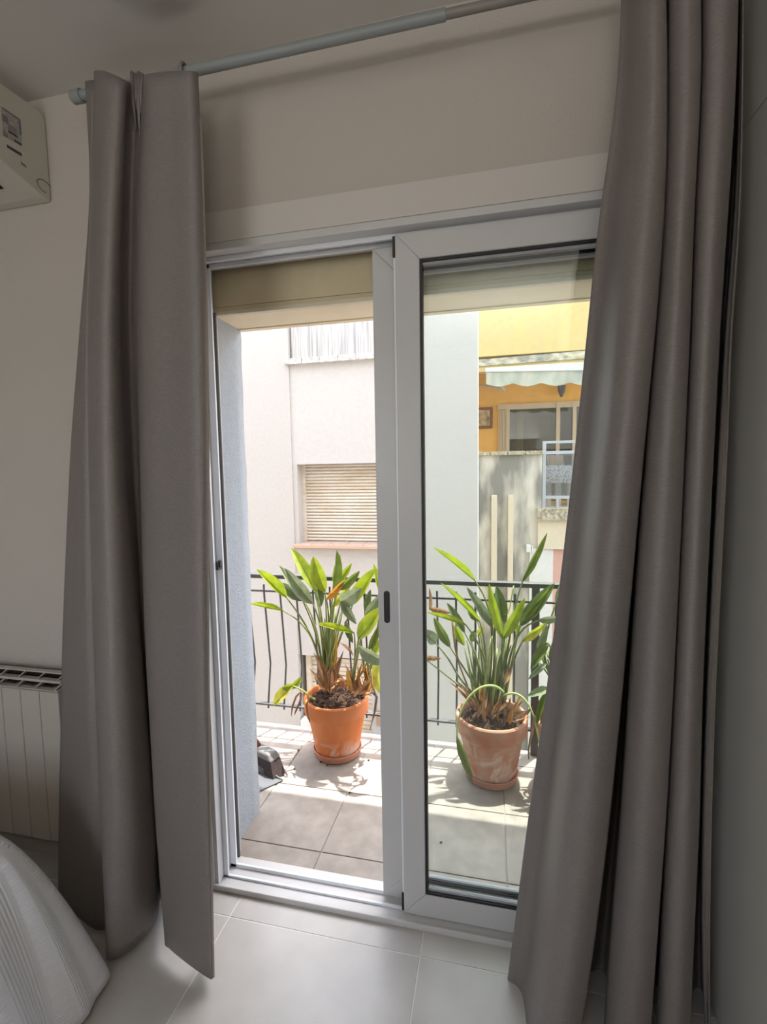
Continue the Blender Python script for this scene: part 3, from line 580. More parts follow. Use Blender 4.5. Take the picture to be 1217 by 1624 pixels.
put('wall', MB().box(xz, xe, FY, FY+.5, -6, 4.5), cwhite, wb)
put('spandrel', MB().box(xa, xz, FY+.02, FY+1, zw1, zl0), cwhite, wb)
put('spandrel', MB().box(xa, xz, FY+.02, FY+1, zlow, zw0-.05), cwarm, wb); put('wall', MB().box(xa, xz, FY+.35, FY+1, zw0-.1, zw1), cwhite, wb)
put('jamb_wall', MB().box(xa, xs_, FY+.02, FY+.4, zw0-.05, zw1), cwarm, wb)
put('streaked_panel', MB().box(xa+.03, xz, FY+.06, FY+1, zl1-.01, 4.5), streakM, wb); put('recess', MB().box(xa, xa+.03, FY+.10, FY+1, zl1, 4.5), stoneM, wb)
k = 6; dx = (xz-xa)/k
for i in range(k): put('ledge_stone', MB().box(xa-.04+i*dx, xa-.04+(i+1)*dx-.006, FY-.05, FY+.06, zl0, zl1), stoneM, wb)
wsh = empty('window_shutter', (xs_, FY+.25, zw0), parent=wb)
put('guide', MB().box(xs_, xs_+.05, FY+.2, FY+.28, zw0, zw1), creamM, wsh)
ns = 24; hh = (zw1-zw0)/ns; sl_ = MB()
for i in range(ns): sl_.prism([(xs_+.05, FY+.24, zw0+i*hh+.006), (xs_+.05, FY+.222, zw0+i*hh+.012), (xs_+.05, FY+.218, zw0+(i+.5)*hh), (xs_+.05, FY+.226, zw0+(i+1)*hh-.006), (xs_+.05, FY+.24, zw0+(i+1)*hh)], (xz-xs_-.05, 0, 0))
put('slats', sl_, creamM, wsh)['kind'] = 'stuff'
put('backing', MB().box(xs_, xz, FY+.245, FY+.26, zw0, zw1), mat('shutter_gap', (.52, .47, .39), .9), wsh)
for i in range(7):
    a = xs_-.06+i*.262; put('sill_tile', MB().hexa([(a, FY-.06, zw0-.05), (a+.257, FY-.06, zw0-.05), (a+.257, FY+.24, zw0-.05), (a, FY+.24, zw0-.05), (a, FY-.06, zw0-.022), (a+.257, FY-.06, zw0-.022), (a+.257, FY+.24, zw0), (a, FY+.24, zw0)]), sillM, wb, bevel=.004)
put('sill_edge', MB().box(xs_-.06, xz, FY-.068, FY-.058, zw0-.06, zw0-.024), sillE, wb)
# lower storey: cream shutter, grey panel window
put('wall', MB().box(xa, xz, FY+.3, FY+1, -6, zlow), cwarm, wb)
lx0, lx1 = F(481, 1060).x, F(530, 1060).x; ls = empty('lower_shutter', (lx0, FY+.2, zlow-1.6), parent=wb)
put('guide', MB().box(lx0, lx0+.07, FY+.12, FY+.28, zlow-1.5, zlow), creamM, ls); sl_ = MB()
for i in range(22): sl_.box(lx0+.07, xz-.5, FY+.18+(.012 if i % 2 else 0), FY+.24, zlow-1.5+i*.068, zlow-1.5+i*.068+.058)
put('slats', sl_, creamM, ls)['kind'] = 'stuff'; put('backing', MB().box(lx0+.07, xz-.5, FY+.24, FY+.26, zlow-1.5, zlow), mat('shutter_gap2', (.36, .33, .28), .9), ls)
gx0, gz1 = F(588, 1090).x, F(600, 1096).z
gw = empty('grey_window', (gx0, FY+.15, gz1-.9), parent=wb)
put('frame', MB().box(gx0, gx0+.9, FY+.05, FY+.2, gz1-.75, gz1), mat('grey_frame', (.36, .36, .36), .6), gw); put('pane', MB().box(gx0+.07, gx0+.83, FY+.03, FY+.05, gz1-.55, gz1-.32), roomM, gw); put('ledge', MB().box(gx0-.2, gx0+.95, FY-.05, FY+.1, gz1-.85, gz1-.75), stoneM, gw)
put('plinth', MB().box(lx0-.05, lx0+.4, FY-.05, FY+.1, -6, F(480, 1140).z), whtM, wb)

yb = empty('yellow_house', (2, 9, -6), 'ochre yellow house with awning shaded loggia beyond the white house', 'building')
Y1, Y2 = 8.3, 9.5
xl_ = -1.2; ztop0 = F(760, 572, Y1).z
put('wall', MB().box(xl_, 8, Y1, Y1+4, F(850, 560, Y1).z, 7.2), yelM, yb)
def strip(u0, v0a, v0b, u1, v1a, v1b, y, dep, m, nm):
    a, b, c, d = F(u0, v0a, y), F(u0, v0b, y), F(u1, v1b, y), F(u1, v1a, y); put(nm, MB().prism([a, b, c, d], (0, dep, 0)), m, yb)
strip(730, 573, 583, 960, 553, 566, Y1-.06, .2, stainM, 'stained_ledge'); strip(730, 581, 591, 960, 565, 582, Y1-.03, .2, yelM, 'moulding')
put('loggia_wall', MB().box(xl_, 8, Y2, Y2+.3, -6, 4.6), oraM, yb); put('loggia_floor', MB().box(xl_, 8, 7.8, Y2, F(870, 805, 7.5).z-.3, F(870, 805, 7.5).z-.02), beigeM, yb)
put('loggia_side', MB().box(xl_-.2, xl_+.35, Y1, Y2, .5, 4.4), oraM, yb)
# front: stained parapet with two strips, coping, beam, lower panels
PY = 7.5; px0, px1, pz = F(755, 800, PY).x, F(860, 760, PY).x, F(800, 722, PY).z
put('parapet_wall', MB().box(px0, px1, PY, PY+.25, -6, pz), concM, yb)
put('corner_trim', MB().box(px0-.03, px0+.03, PY-.03, PY+.25, -6, pz), beigeM, yb)
kx = (px1-px0+.08)/4
for i in range(4): put('coping_stone', MB().box(px0-.05+i*kx, px0-.05+(i+1)*kx-.008, PY-.05, PY+.3, pz, F(800, 717, PY).z+.01), copM, yb, bevel=.01)
for ua, ub in ((779.5, 788.5), (805.5, 814)): put('pilaster_strip', MB().box(F(ua, 850, PY).x, F(ub, 850, PY).x, PY-.08, PY, -6, F(785, 785, PY).z), beigeM, yb, bevel=.01)
zb1, zb2 = F(870, 806, PY).z, F(870, 870, PY).z
put('beam', MB().box(F(853, 830, PY).x, 4, PY-.06, PY+.2, zb2, zb1), beigeM, yb); put('beam_lip', MB().box(F(852, 830, PY).x, 4, PY-.12, PY-.05, zb1-.20, zb1), copM, yb)
put('white_panel', MB().box(F(840, 900, PY).x, F(877, 900, PY).x, PY-.03, PY+.1, -6, zb2), whtM, yb); put('pink_wall', MB().box(F(877, 900, PY).x, 4, PY, PY+.2, -6, zb2), pinkM, yb)
lb = F(840, 868, PY); tag(put('wall_light', MB().box(lb.x-.06, lb.x+.02, PY-.14, PY-.02, lb.z-.07, lb.z+.06).box(lb.x+.03, lb.x+.055, PY-.11, PY-.05, lb.z-.07, lb.z+.04).box(lb.x-.04, lb.x+.05, PY-.05, PY, lb.z-.02, lb.z+.03), whtM, bevel=.008), 'small white box light fixed to the stained concrete parapet', 'light')
# sliding window of the loggia
sw = empty('sliding_window', (F(860, 700, Y2).x, Y2, .7), parent=yb); wz1 = F(850, 641, Y2).z; wz0 = .72; X_ = lambda u: F(u, 680, Y2-.05).x
put('frame', MB().box(X_(790), X_(980), Y2-.07, Y2+.02, wz1-.10, wz1+.02).box(X_(803), X_(808.5), Y2-.07, Y2+.02, wz0, wz1).box(X_(882), X_(888), Y2-.09, Y2, wz0, wz1).box(X_(908), X_(914), Y2-.08, Y2, wz0, wz1), tanM, sw)
put('pane', MB().box(X_(808), X_(883), Y2-.03, Y2-.025, wz0, wz1-.1), gl2, sw); put('pane', MB().box(X_(888), X_(980), Y2-.03, Y2-.025, wz0, wz1-.1), gl2, sw)
put('interior', MB().box(X_(808), X_(980), Y2-.012, Y2-.004, wz0, wz1-.08), roomM, sw); put('drape', MB().box(X_(820), X_(831), Y2-.022, Y2-.014, wz0, wz1-.1), ycurt, sw)
for i in range(5): put('folded_shutter_leaf', MB().box(X_(790.5+i*2.5), X_(792.6+i*2.5), Y2-.06-.01*(i % 2), Y2, wz0, wz1-.08), tanM, sw)
pc = empty('picture', (X_(768), Y2-.03, 2), 'small painting in dark wooden frame on the orange loggia wall', 'picture'); a, b = F(750, 647, Y2-.03), F(781.5, 679, Y2-.03)
put('frame', MB().box(a.x, b.x, Y2-.05, Y2-.001, b.z, a.z), woodM, pc, bevel=.01); put('canvas', MB().box(a.x+.06, b.x-.06, Y2-.054, Y2-.05, b.z+.06, a.z-.06), picM, pc)
ln = F(891, 622, Y2-.15); lm = empty('wall_lantern', ln, 'small dark wall lantern hanging below the awning on orange wall', 'lantern')
put('body', MB().tube([ln+Vector((0, 0, .14)), ln+Vector((0, 0, .02)), ln+Vector((0, 0, -.10))], [.08, .07, .02], 6), steelM, lm); put('bracket', MB().tube([ln+Vector((0, 0, .10)), ln+Vector((0, .05, .22)), ln+Vector((0, .15, .22))], .015, 6), steelM, lm)
AY = 7.45
aw = empty('awning', (F(850, 590, AY).x, AY, F(850, 590, AY).z), 'stained canvas awning with scalloped valance and white front bar', 'awning')
A0, A1 = F(770.5, 586, AY), F(960, 582, AY); bk0 = F(764, 573, Y1-.1)
put('front_bar', MB().prism([F(770, 584, AY), F(770, 590, AY), F(960, 587, AY), F(960, 580, AY)], (0, .1, 0)), awnB, aw, bevel=.01)
put('canopy', MB().grid([[A0+Vector((0, .1, .03)), A1+Vector((0, .1, .03))], [Vector((A0.x-.02, Y1-.08, ztop0-.16)), Vector((A1.x, Y1-.08, ztop0-.16))]]), awnM, aw)
vb = []; Z0 = A0.z-.03
for row in range(4):
    r = []
    for j in range(61):
        x = A0.x+.01+(A1.x-A0.x)*j/60; ph = (x-A0.x)/.47; dpz = .245-.05*abs(math.sin(math.pi*ph))*-1*0 - .055*(1-abs(math.sin(math.pi*ph)))
        zz = (A0.z-.05+(A1.z-A0.z)*j/60) - dpz*row/3; r.append((x, AY+.02+.012*math.sin(x*9+row)*row/3, zz))
    vb.append(r)
put('valance', MB().grid(vb), awnM, aw, smooth=True); put('arm', MB().tube([A0+Vector((.05, .1, -.02)), F(800, 618, 8.9), F(757, 610, Y2-.1)], .03, 6), awnB, aw)
# glass balcony railing and things behind it
gr = empty('glass_railing', (1.1, PY+.06, zb1), 'pale metal framed glass railing beside the stained parapet', 'railing'); GY = PY+.06
gz = lambda v: F(885, v, GY).z; gX = lambda u: F(u, 750, GY).x
put('frame', MB().box(gX(861), 4, GY-.03, GY+.03, gz(703), gz(699)).box(gX(861), 4, GY-.03, GY+.03, gz(720), gz(715)).box(gX(861), 4, GY-.03, GY+.03, gz(791), gz(786)).box(gX(860.5), gX(866), GY-.03, GY+.03, zb1, gz(699)).box(gX(883), gX(887), GY-.03, GY+.03, zb1, gz(788)), alumM, gr)
put('glass_pane', MB().box(gX(866), 4, GY-.006, GY+.006, gz(787), gz(720)), gl3, gr)
tb = empty('garden_table', (1.35, PY+.75, zb1), 'table draped in spotted cloth behind the glass railing', 'table'); TY = PY+.55
put('table_cloth', MB().box(F(867, 750, TY).x, 3, TY, TY+.6, F(880, 766, TY).z, F(880, 738, TY).z), spotM, tb)
for u in (872, 888, 905): put('leg', MB().box(F(u, 780, TY).x-.04, F(u, 780, TY).x+.04, TY+.1, TY+.16, zb1-.02, F(880, 766, TY).z), whtM, tb)
ch = empty('folding_chair', (1.4, PY+1.4, zb1), 'brown folding chair leaning behind the spotted table', 'chair'); QY = PY+1.3
put('seat_panel', MB().prism([F(870, 722, QY), F(874, 742, QY), F(897, 742, QY), F(891, 722, QY)], (0, .05, 0)), brnM, ch); put('leg', MB().prism([F(868, 722, QY), F(874, 790, QY), F(876, 790, QY), F(870, 722, QY)], (0, .05, 0)), tanM, ch); put('leg', MB().prism([F(891, 722, QY), F(899, 790, QY), F(901, 790, QY), F(893, 722, QY)], (0, .05, 0)), tanM, ch)

# ------------------------------------------------------------------ curtains
def catmull(P, k):
    P = [np.array(p, float) for p in P]; out = []
    for i in range(len(P)-1):
        p0, p1, p2, p3 = P[max(i-1, 0)], P[i], P[i+1], P[min(i+2, len(P)-1)]
        for j in range(k):
            t = j/k; out.append(.5*((2*p1)+(-p0+p2)*t+(2*p0-5*p1+4*p2-p3)*t*t+(-p0+3*p1-3*p2+p3)*t**3))
    out.append(P[-1]); return out
def curtain_grid(cols, rows=70, k=6):
    cp = []
    for c in cols:                                        # a column: points top to hem
        P = np.array([tuple(p) for p in c]); z = P[:, 2]; o = np.argsort(-z); P = P[o]; t = np.linspace(0, 1, rows); zz = P[0, 2]+(P[-1, 2]-P[0, 2])*t
        x = np.interp(-zz, -P[:, 2], P[:, 0]); y = np.interp(-zz, -P[:, 2], P[:, 1])
        for _ in range(10):
            x[1:-1] = (x[:-2]+2*x[1:-1]+x[2:])/4; y[1:-1] = (y[:-2]+2*y[1:-1]+y[2:])/4
        cp.append(np.stack([x, y, zz], 1))
    g = []
    for r in range(rows): g.append([Vector(q) for q in catmull([c[r] for c in cp], k)])
    return g
def curtain(root, g, m, nm='panel'):
    o = put(nm, MB().grid(g), m, root, smooth=True); s = o.modifiers.new('solid', 'SOLIDIFY'); s.thickness = .0035; s.offset = 0; return o
VS = (122, 300, 500, 700, 1000, 1300)
AL = np.interp; vk = [120, 150, 300, 500, 700, 1000, 1300, 1500]
def lc(us, yt, yb, hem, vt):
    """left-curtain column: u at vk levels, wall distance at top and hem, hem pixel on the floor plane z=.03, top v"""
    h = onZ(*hem, .03); pts = []
    for v in (vt,)+VS[1:]:
        u = float(np.interp(v, vk, us)); t = (v-120)/(hem[1]-120); t = t*t*(.5)+.5*t; pts.append(onY(u, v, yt+(h.y-yt)*t))
    pts.append(h); return pts
aL = [150, 150, 146, 140, 141, 148, 161, 169]; aR = [203, 200, 195, 190, 197, 218, 241, 250]; bL = [229, 226, 219, 218, 222, 230, 247, 260]; bR = [313, 314, 320, 326, 329, 328, 332, 336]; oL = [134, 139, 146, 129, 113, 100, 94, 91]
mixu = lambda A_, B_, t, d=0: [a+(b-a)*t+d for a, b in zip(A_, B_)]
cl = empty('curtain', (-.9, -.2, .03), 'taupe blackout curtain gathered at the left of the door beside the radiator', 'curtain', 'taupe curtains')
cols = [lc(oL, -.168, 0, (93, 1425), 130), lc(mixu(oL, aL, .4), -.172, 0, (122, 1452), 128), lc(mixu(oL, aL, .8), -.176, 0, (155, 1474), 128), lc(mixu(aL, aR, .2), -.168, 0, (190, 1470), 126),
        lc(mixu(aL, aR, .0), -.185, 0, (170, 1516), 114), lc(mixu(aL, aR, .28), -.225, 0, (181, 1521), 113), lc(mixu(aL, aR, .62), -.232, 0, (212, 1502), 120), lc(mixu(aL, aR, .92), -.215, 0, (240, 1470), 127), lc(mixu(aL, aR, 1.06), -.185, 0, (250, 1452), 130),
        lc(mixu(aR, bL, .55), -.166, 0, (254, 1425), 128), lc(mixu(bL, bR, .06), -.166, 0, (268, 1425), 126), lc(mixu(bL, bR, .0), -.185, 0, (262, 1490), 120),
        lc(mixu(bL, bR, .12), -.222, 0, (270, 1504), 117), lc(mixu(bL, bR, .5), -.225, 0, (299, 1528), 114), lc(mixu(bL, bR, .85), -.228, 0, (326, 1547), 113), lc(bR, -.205, 0, (337, 1551), 115), lc(mixu(bL, bR, .965), -.185, 0, (334, 1530), 116), lc(mixu(bL, bR, .88), -.176, 0, (325, 1512), 117)]
gl_ = curtain_grid(cols); curtain(cl, gl_, curtM)
hemc = MB()
hs = put('side_hem', MB().grid([[r[-13]+Vector((.0025, -.001, 0)), r[-13]+Vector((.0045, .004, 0))] for r in gl_[3:]]), hemM, cl, smooth=True)
for k, (u, v1, du) in enumerate(((212, 205, 4), (218, 190, 2), (223, 215, -1), (228, 180, -4))):
    a_ = onY(u, 121+k % 2*3, -.172); c_ = onY(u+du, v1, -.176); m_ = a_.lerp(c_, .5)+Vector((0, -.006, 0))
    put('gathered_tab', MB().tube([a_+Vector((0, .02, .004)), a_+Vector((0, -.004, .004)), m_, c_], [.004, .006, .0055, .002], 6), curtM, cl, smooth=True)
vk2 = [0, 100, 200, 300, 400, 500, 700, 900, 1100, 1300, 1500, 1624]
def rc(us, yt, yb, vt=-48, vb=1690, zb=.03):
    pts = []
    for v in (vt, 100, 200, 300, 400, 500, 700, 900, 1100, 1300, 1500, 1624):
        u = float(np.interp(v, vk2, us)); t = (v+40)/1730; pts.append(onY(u, v, yt+(yb-yt)*t))
    a, b = pts[-2], pts[-1]; s = (zb-b.z)/(b.z-a.z); e = b+(b-a)*s; e.y = b.y; e.z = zb; pts.append(e); return pts
sL = [988, 985, 975, 958, 945, 936, 915, 893, 868, 839, 814, 797]
i1 = [1006, 1008, 1004, 991, 978, 970, 950, 926, 905, 880, 858, 842]
r1 = [1055, 1058, 1058, 1055, 1049, 1041, 1022, 1004, 986, 966, 941, 921]
l2 = [1062, 1060, 1060, 1056, 1050, 1043, 1026, 1010, 997, 984, 967, 959]
r2 = [1110, 1113, 1108, 1102, 1098, 1095, 1086, 1077, 1067, 1056, 1041, 1032]
l3 = [1114, 1115, 1110, 1104, 1100, 1098, 1088, 1078, 1069, 1058, 1047, 1042]
r3 = [1171, 1168, 1163, 1156, 1149, 1142, 1132, 1122, 1113, 1109, 1099, 1094]
st0 = [1176, 1175, 1173, 1169, 1163, 1153, 1142, 1131, 1122, 1115, 1114, 1119]
st1 = [1180, 1179, 1178, 1176, 1171, 1161, 1154, 1144, 1134, 1128, 1125, 1126]
crt = empty('curtain', (.3, -.2, .03), 'taupe blackout curtain hanging in deep folds at the right of the door', 'curtain', 'taupe curtains')
cols = [rc(mixu(sL, i1, .4), -.130, -.105), rc(mixu(sL, i1, .08), -.132, -.108), rc(sL, -.140, -.118), rc(mixu(sL, i1, .32), -.148, -.128), rc(mixu(sL, i1, .62), -.162, -.155), rc(mixu(sL, i1, .9), -.185, -.225), rc(mixu(i1, r1, .07), -.206, -.285), rc(mixu(i1, r1, .25), -.228, -.332), rc(mixu(i1, r1, .6), -.246, -.352), rc(mixu(i1, r1, .9), -.240, -.335), rc(r1, -.217, -.295),
        rc(mixu(r1, l2, -.9), -.13, -.13), rc(mixu(r1, l2, .1), -.06, -.05), rc(mixu(r1, l2, .9), -.06, -.05), rc(mixu(l2, r2, .12), -.14, -.16), rc(mixu(l2, r2, .01), -.19, -.23), rc(mixu(l2, r2, .12), -.214, -.26), rc(mixu(l2, r2, .6), -.232, -.285), rc(mixu(l2, r2, .94), -.22, -.27), rc(r2, -.20, -.245),
        rc(mixu(r2, l3, -.9), -.13, -.13), rc(mixu(r2, l3, .2), -.07, -.06), rc(mixu(r2, l3, .9), -.07, -.06), rc(mixu(l3, r3, .12), -.15, -.17), rc(mixu(l3, r3, .02), -.19, -.225), rc(mixu(l3, r3, .2), -.217, -.26), rc(mixu(l3, r3, .65), -.228, -.275), rc(mixu(l3, r3, .95), -.21, -.25), rc(r3, -.19, -.225),
        rc(mixu(r3, st0, -.5), -.12, -.12), rc(mixu(r3, st0, .2), -.05, -.045), rc(mixu(r3, st0, .9), -.05, -.045), rc(mixu(st0, st1, .5), -.13, -.14), rc(st0, -.16, -.18), rc(mixu(st0, st1, .6), -.172, -.19), rc(st1, -.178, -.20)]
gr_ = curtain_grid(cols); curtain(crt, gr_, curtM)
put('side_hem', MB().grid([[r[-9]+Vector((.0, -.004, 0)), r[-1]+Vector((0, -.004, 0))] for r in gr_]), hemM, crt, smooth=True)
# curtain rod
RZ = 2.406; RYd = -.15
rd = empty('curtain_rod', (-.3, RYd, RZ), 'grey telescopic curtain rod just below the ceiling', 'curtain rod')
xm = onY(707, 26, RYd).x
put('outer_tube', MB().tube([(-1.10, RYd, RZ+.003), (xm, RYd, RZ)], .0125, 16), rodM, rd, smooth=True).modifiers.new('es', 'EDGE_SPLIT').split_angle = .7
put('inner_tube', MB().tube([(xm-.02, RYd, RZ), (.50, RYd, RZ-.002)], .0098, 16), rod2M, rd, smooth=True).modifiers.new('es', 'EDGE_SPLIT').split_angle = .7
put('end_cap', MB().tube([(-1.128, RYd, RZ+.003), (-1.124, RYd, RZ+.003), (-1.095, RYd, RZ+.003)], [.013, .0165, .0165], 16), rodM, rd, smooth=True).modifiers.new('es', 'EDGE_SPLIT').split_angle = .7
for x in (-1.0, .42): put('bracket', MB().box(x-.008, x+.008, RYd, YF, RZ-.006, RZ+.006).box(x-.02, x+.02, YF-.006, YF, RZ-.04, RZ+.04), rodM, rd)
rp = onY(293, 110, RYd)
ring = MB(); g = []
for i in range(25):
    a = 2*math.pi*i/24; c = Vector((rp.x, RYd+.0205*math.cos(a), RZ+.0205*math.sin(a))); d = (c-Vector((rp.x, RYd, RZ))).normalized()
    g.append([c+d*(.0045*math.cos(b))+Vector((.006*math.sin(b), 0, 0)) for b in [2*math.pi*j/10 for j in range(11)]])
tag(put('curtain_ring', MB().grid(g), rod2M, smooth=True, loc=rp), 'brown curtain ring on the rod at the inner edge of the left curtain', 'ring')

# ------------------------------------------------------------------ air conditioner, radiator, bed, wardrobe, lamp
AX = -1.355
ac = empty('air_conditioner', (AX-.4, -.1, 2.2), 'cream wall mounted air conditioner with rating label on its end', 'air conditioner')
prof = [(-.021, 2.232), (-.021, 2.470), (-.028, 2.486), (-.045, 2.490), (-.165, 2.482), (-.205, 2.465), (-.222, 2.43), (-.222, 2.33), (-.205, 2.285), (-.180, 2.265), (-.145, 2.258), (-.05, 2.234)]
put('body', MB().prism([(AX, y, z) for y, z in prof], (-.85, 0, 0)), acM, ac, bevel=.004)
put('louver', MB().prism([(AX-.09, -.186, 2.263), (AX-.09, -.10, 2.243), (AX-.09, -.10, 2.2455), (AX-.09, -.186, 2.2655)], (-.66, 0, 0)), darkM, ac)
sp = lambda u, v: onX(u, v, AX+.0012)
def decal(uvs, m, nm, d=.0015):
    put(nm, MB().prism([sp(*q) for q in uvs], (-d, 0, 0)), m, ac)
decal([(1, 168), (33, 190), (35, 232), (5, 214)], labM, 'rating_label')
lx = empty('label_print', sp(15, 200), parent=ac)
def pr2(uvs, m): put('print', MB().prism([sp(*q)+Vector((.0012, 0, 0)) for q in uvs], (-.001, 0, 0)), m, lx)
pr2([(4, 170), (30, 188), (30.5, 191), (4.5, 173)], inkM); pr2([(3, 180), (12, 186), (13, 197), (4, 191)], inkM); pr2([(29, 190), (32, 192), (34, 215), (31, 213)], inkM)
for i in range(4): pr2([(12+i*.3, 196+i*3), (26, 205+i*3), (26, 206.2+i*3), (12+i*.3, 197.2+i*3)], inkM)
pr2([(13, 207), (27, 216), (27.3, 218.5), (13.3, 209.5)], inkD); pr2([(22, 221), (33.5, 228), (34, 231), (22.5, 224)], inkD); pr2([(5, 207), (8, 209), (8.5, 217), (5.5, 215)], inkM); pr2([(9.5, 211), (12, 213), (12.3, 219), (9.8, 217)], inkM)
decal([(11, 229), (34, 243), (35, 248), (12, 234)], inkD, 'warning_label'); decal([(33, 256), (41, 262), (42.5, 266), (35, 261)], inkM, 'energy_mark')
cc = onX(71, 296, AX+.0005); P = [(AX+.0008, cc.y+.026*math.cos(a), cc.z+.017*math.sin(a)) for a in [math.radians(x) for x in range(40, 290, 14)]]
put('pipe_knockout', MB().tube(P, .0016, 5), inkM, ac)

RYF = -.10; rz1, rz0 = .668, .135
ra = empty('radiator', (-1.6, -.06, 0), 'cream panelled radiator under the air conditioner beside the left curtain', 'radiator')
x1 = -1.385; secw = .0785; sm_ = None
for i in range(13):
    a = x1-(i+1)*secw; m_ = MB()
    m_.box(a+.0012, a+secw-.0012, RYF, RYF+.022, rz0, rz1).box(a+.03, a+.05, RYF+.02, -.03, rz0+.02, rz1)
    put('section', m_, radM, ra, bevel=.002)
for j, (za, zb, ya) in enumerate(((.664, .670, RYF+.0), (.690, .698, RYF+.010), (.718, .722, RYF+.020))): put('top_bar', MB().box(x1-13*secw, x1, ya, ya+.02, za, zb), radM, ra)
fins = MB()
for i in range(26):
    a = x1-.02-i*secw*.5*1.0; z0_, z1_ = (.682, .705)
    if i % 2 == 0:
        for z_0, z_1, yy in ((.670, .690, RYF+.003), (.698, .718, RYF+.013)): fins.hexa([(a, yy, z_0), (a+.004, yy, z_0), (a+.004, yy+.03, z_0), (a, yy+.03, z_0), (a+.022, yy+.009, z_1), (a+.026, yy+.009, z_1), (a+.026, yy+.035, z_1), (a+.022, yy+.035, z_1)])
put('grille_fins', fins, radM, ra)['kind'] = 'stuff'
put('grille_recess', MB().box(x1-13*secw, x1, RYF+.045, RYF+.05, .664, .719), darkM, ra); put('wall_bracket', MB().box(-2.0, -1.96, -.05, YF-.001, .2, .6).box(-1.6, -1.56, -.05, YF-.001, .2, .6), radM, ra)

bcx, bcy, btz = -1.255, -.485, .51
bdm = empty('bed', (-2.2, -1.4, 0), 'low bed base and mattress beneath the white ribbed bedspread', 'bed')
put('mattress', MB().box(-3.1, bcx-.04, -2.05, bcy-.04, .24, .478), mat('mattress', (.7, .7, .72), .9), bdm, bevel=.03)
put('base', MB().box(-3.1, bcx-.06, -2.02, bcy-.06, .06, .24), mat('bed_base', (.3, .28, .26), .9), bdm)
for x, y in ((-3.0, -1.95), (bcx-.12, -1.95), (-3.0, bcy-.12), (bcx-.12, bcy-.12)): put('leg', MB().box(x-.03, x+.03, y-.03, y+.03, 0, .06), darkM, bdm)
# bedspread: top, rounded edge, flaring drape with corner cone
bm = bpy.data.materials.new('bedspread_cotton'); bm.use_nodes = True; nt = bm.node_tree; b = nt.nodes['Principled BSDF']
b.inputs['Base Color'].default_value = (.86, .885, .94, 1); b.inputs['Roughness'].default_value = .9; b.inputs['Sheen Weight'].default_value = .2
uvn = nt.nodes.new('ShaderNodeUVMap'); sp_ = nt.nodes.new('ShaderNodeSeparateXYZ'); nt.links.new(uvn.outputs[0], sp_.inputs[0])
def mth(op, a, b_=None, c_=None):
    n = nt.nodes.new('ShaderNodeMath'); n.operation = op
    for i, q in enumerate((a, b_, c_)):
        if q is None: continue
        if isinstance(q, (int, float)): n.inputs[i].default_value = q
        else: nt.links.new(q, n.inputs[i])
    return n.outputs[0]
def ribs(coord, per, other, period, duty):
    w_ = mth('SINE', mth('MULTIPLY', coord, 2*math.pi/per)); band = mth('LESS_THAN', mth('FRACT', mth('DIVIDE', other, period)), duty); return mth('MULTIPLY', w_, band)
hgt = mth('ADD', ribs(sp_.outputs[0], .0095, sp_.outputs[0], .19, .42), ribs(sp_.outputs[1], .0085, sp_.outputs[0], .19, -.1))
band2 = mth('LESS_THAN', mth('FRACT', mth('ADD', mth('DIVIDE', sp_.outputs[0], .19), -.55)), .38)
hgt = mth('ADD', hgt, mth('MULTIPLY', mth('SINE', mth('MULTIPLY', sp_.outputs[1], 2*math.pi/.0088)), band2))
bp = nt.nodes.new('ShaderNodeBump'); bp.inputs['Strength'].default_value = .45; bp.inputs['Distance'].default_value = .0012; nt.links.new(hgt, bp.inputs['Height']); nt.links.new(bp.outputs[0], b.inputs['Normal'])
S = []; s = 0.
y = -2.1
while y < bcy: S.append((bcx, y, 1, 0, s, 0)); y += .035; s += .035
for i in range(25):
    a = math.pi/2*i/24; S.append((bcx, bcy, math.cos(a), math.sin(a), s, math.sin(2*a))); s += .028
x = bcx
while x > -3.1: S.append((x, bcy, 0, 1, s, 0)); x -= .05; s += .05
rows = []; uvs = []
NT = 34
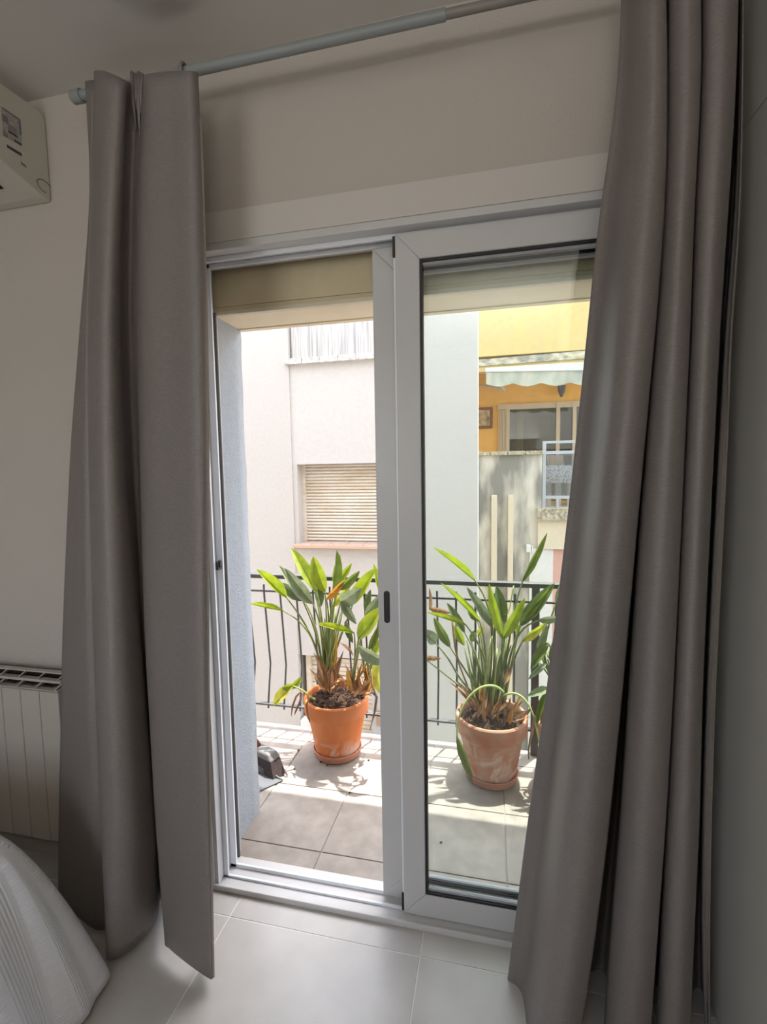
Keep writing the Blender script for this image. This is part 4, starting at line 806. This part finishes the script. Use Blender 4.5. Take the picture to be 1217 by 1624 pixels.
for (x, y, nx, ny, s_, cn) in S:
    row = []; ur = []
    d_c = math.hypot(x-bcx, y-bcy); corner = cn
    nearc = math.exp(-(d_c/.22)**2)
    for j in range(NT+1):
        t = j/NT; L = .20+.60*t*1.0
        if t < .12: q = t/.12; off = -.22*(1-q); z = btz-.0*q
        else:
            q = (t-.12)/.88; ang = min(1, q/.22)*math.pi/2; off = .045*math.sin(ang); z = btz-.045*(1-math.cos(ang))
            if q > .22:
                e = (q-.22)/.78; z = (btz-.045)*(1-e)+.012*e; fl_a = .03+.185*nx**1.5+.03*corner
                off += fl_a*(e**.62) + .012*math.sin(s_*23+.9)*e + .055*e*math.exp(-((s_-1.50)/.06)**2) - .035*e*math.exp(-((s_-1.63)/.07)**2) + .03*e*math.exp(-((s_-1.86)/.07)**2)
        row.append(Vector((x+nx*off, y+ny*off, z))); ur.append((s_, t*.72))
    rows.append(row); uvs.append(ur)
mb = MB().grid(rows); top_i = len(mb.v)
bs = put('bedspread', mb, bm, smooth=True, loc=(bcx, bcy, btz)); me = bs.data; K = NT+1
uvl = me.uv_layers.new(name='UVMap'); flat = [q for r in uvs for q in r]
for lp in me.loops: uvl.data[lp.index].uv = flat[lp.vertex_index]
tag(bs, 'white cotton bedspread with ribbed bands draped to the floor at the bed corner', 'bedspread'); s_m = bs.modifiers.new('solid', 'SOLIDIFY'); s_m.thickness = .005; s_m.offset = 1
put('bedspread_top', MB().box(-3.1, bcx-.015, -2.1, bcy-.015, btz-.02, btz+.0065), bm, bs, bevel=.004)

wd = empty('wardrobe', (XW+.3, -1.6, 0), 'tall grey laminate wardrobe beside the right curtain', 'wardrobe'); zs = onX(1174, 212, XW).z
put('carcass', MB().box(XW+.02, XR-.01, YB+.01, YF-.02, .0, ZC-.01), wardM, wd)
for i in range(3):
    ya = YF-.02-(i+1)*1.08; put('door', MB().box(XW, XW+.019, ya+.001, ya+1.079, .03, zs-.0015), wardM, wd); put('upper_door', MB().box(XW, XW+.019, ya+.001, ya+1.079, zs+.0015, ZC-.012), wardM, wd)

lp = onZ(204, -88, 2.5); la = empty('ceiling_lamp', (lp.x, lp.y, 2.5), 'round white flush ceiling lamp above the left end of the curtain rod', 'ceiling lamp')
put('base', MB().lathe([(0, 2.538), (.13, 2.538), (.135, 2.53), (.135, 2.515), (0, 2.515)], (lp.x, lp.y, 0), 40), pvcM, la, smooth=True)
put('diffuser', MB().lathe([(.131, 2.515), (.128, 2.507), (.11, 2.500), (0, 2.494)], (lp.x, lp.y, 0), 40), emis('lamp_diffuser', (1, .9, .8), .2), la, smooth=True)
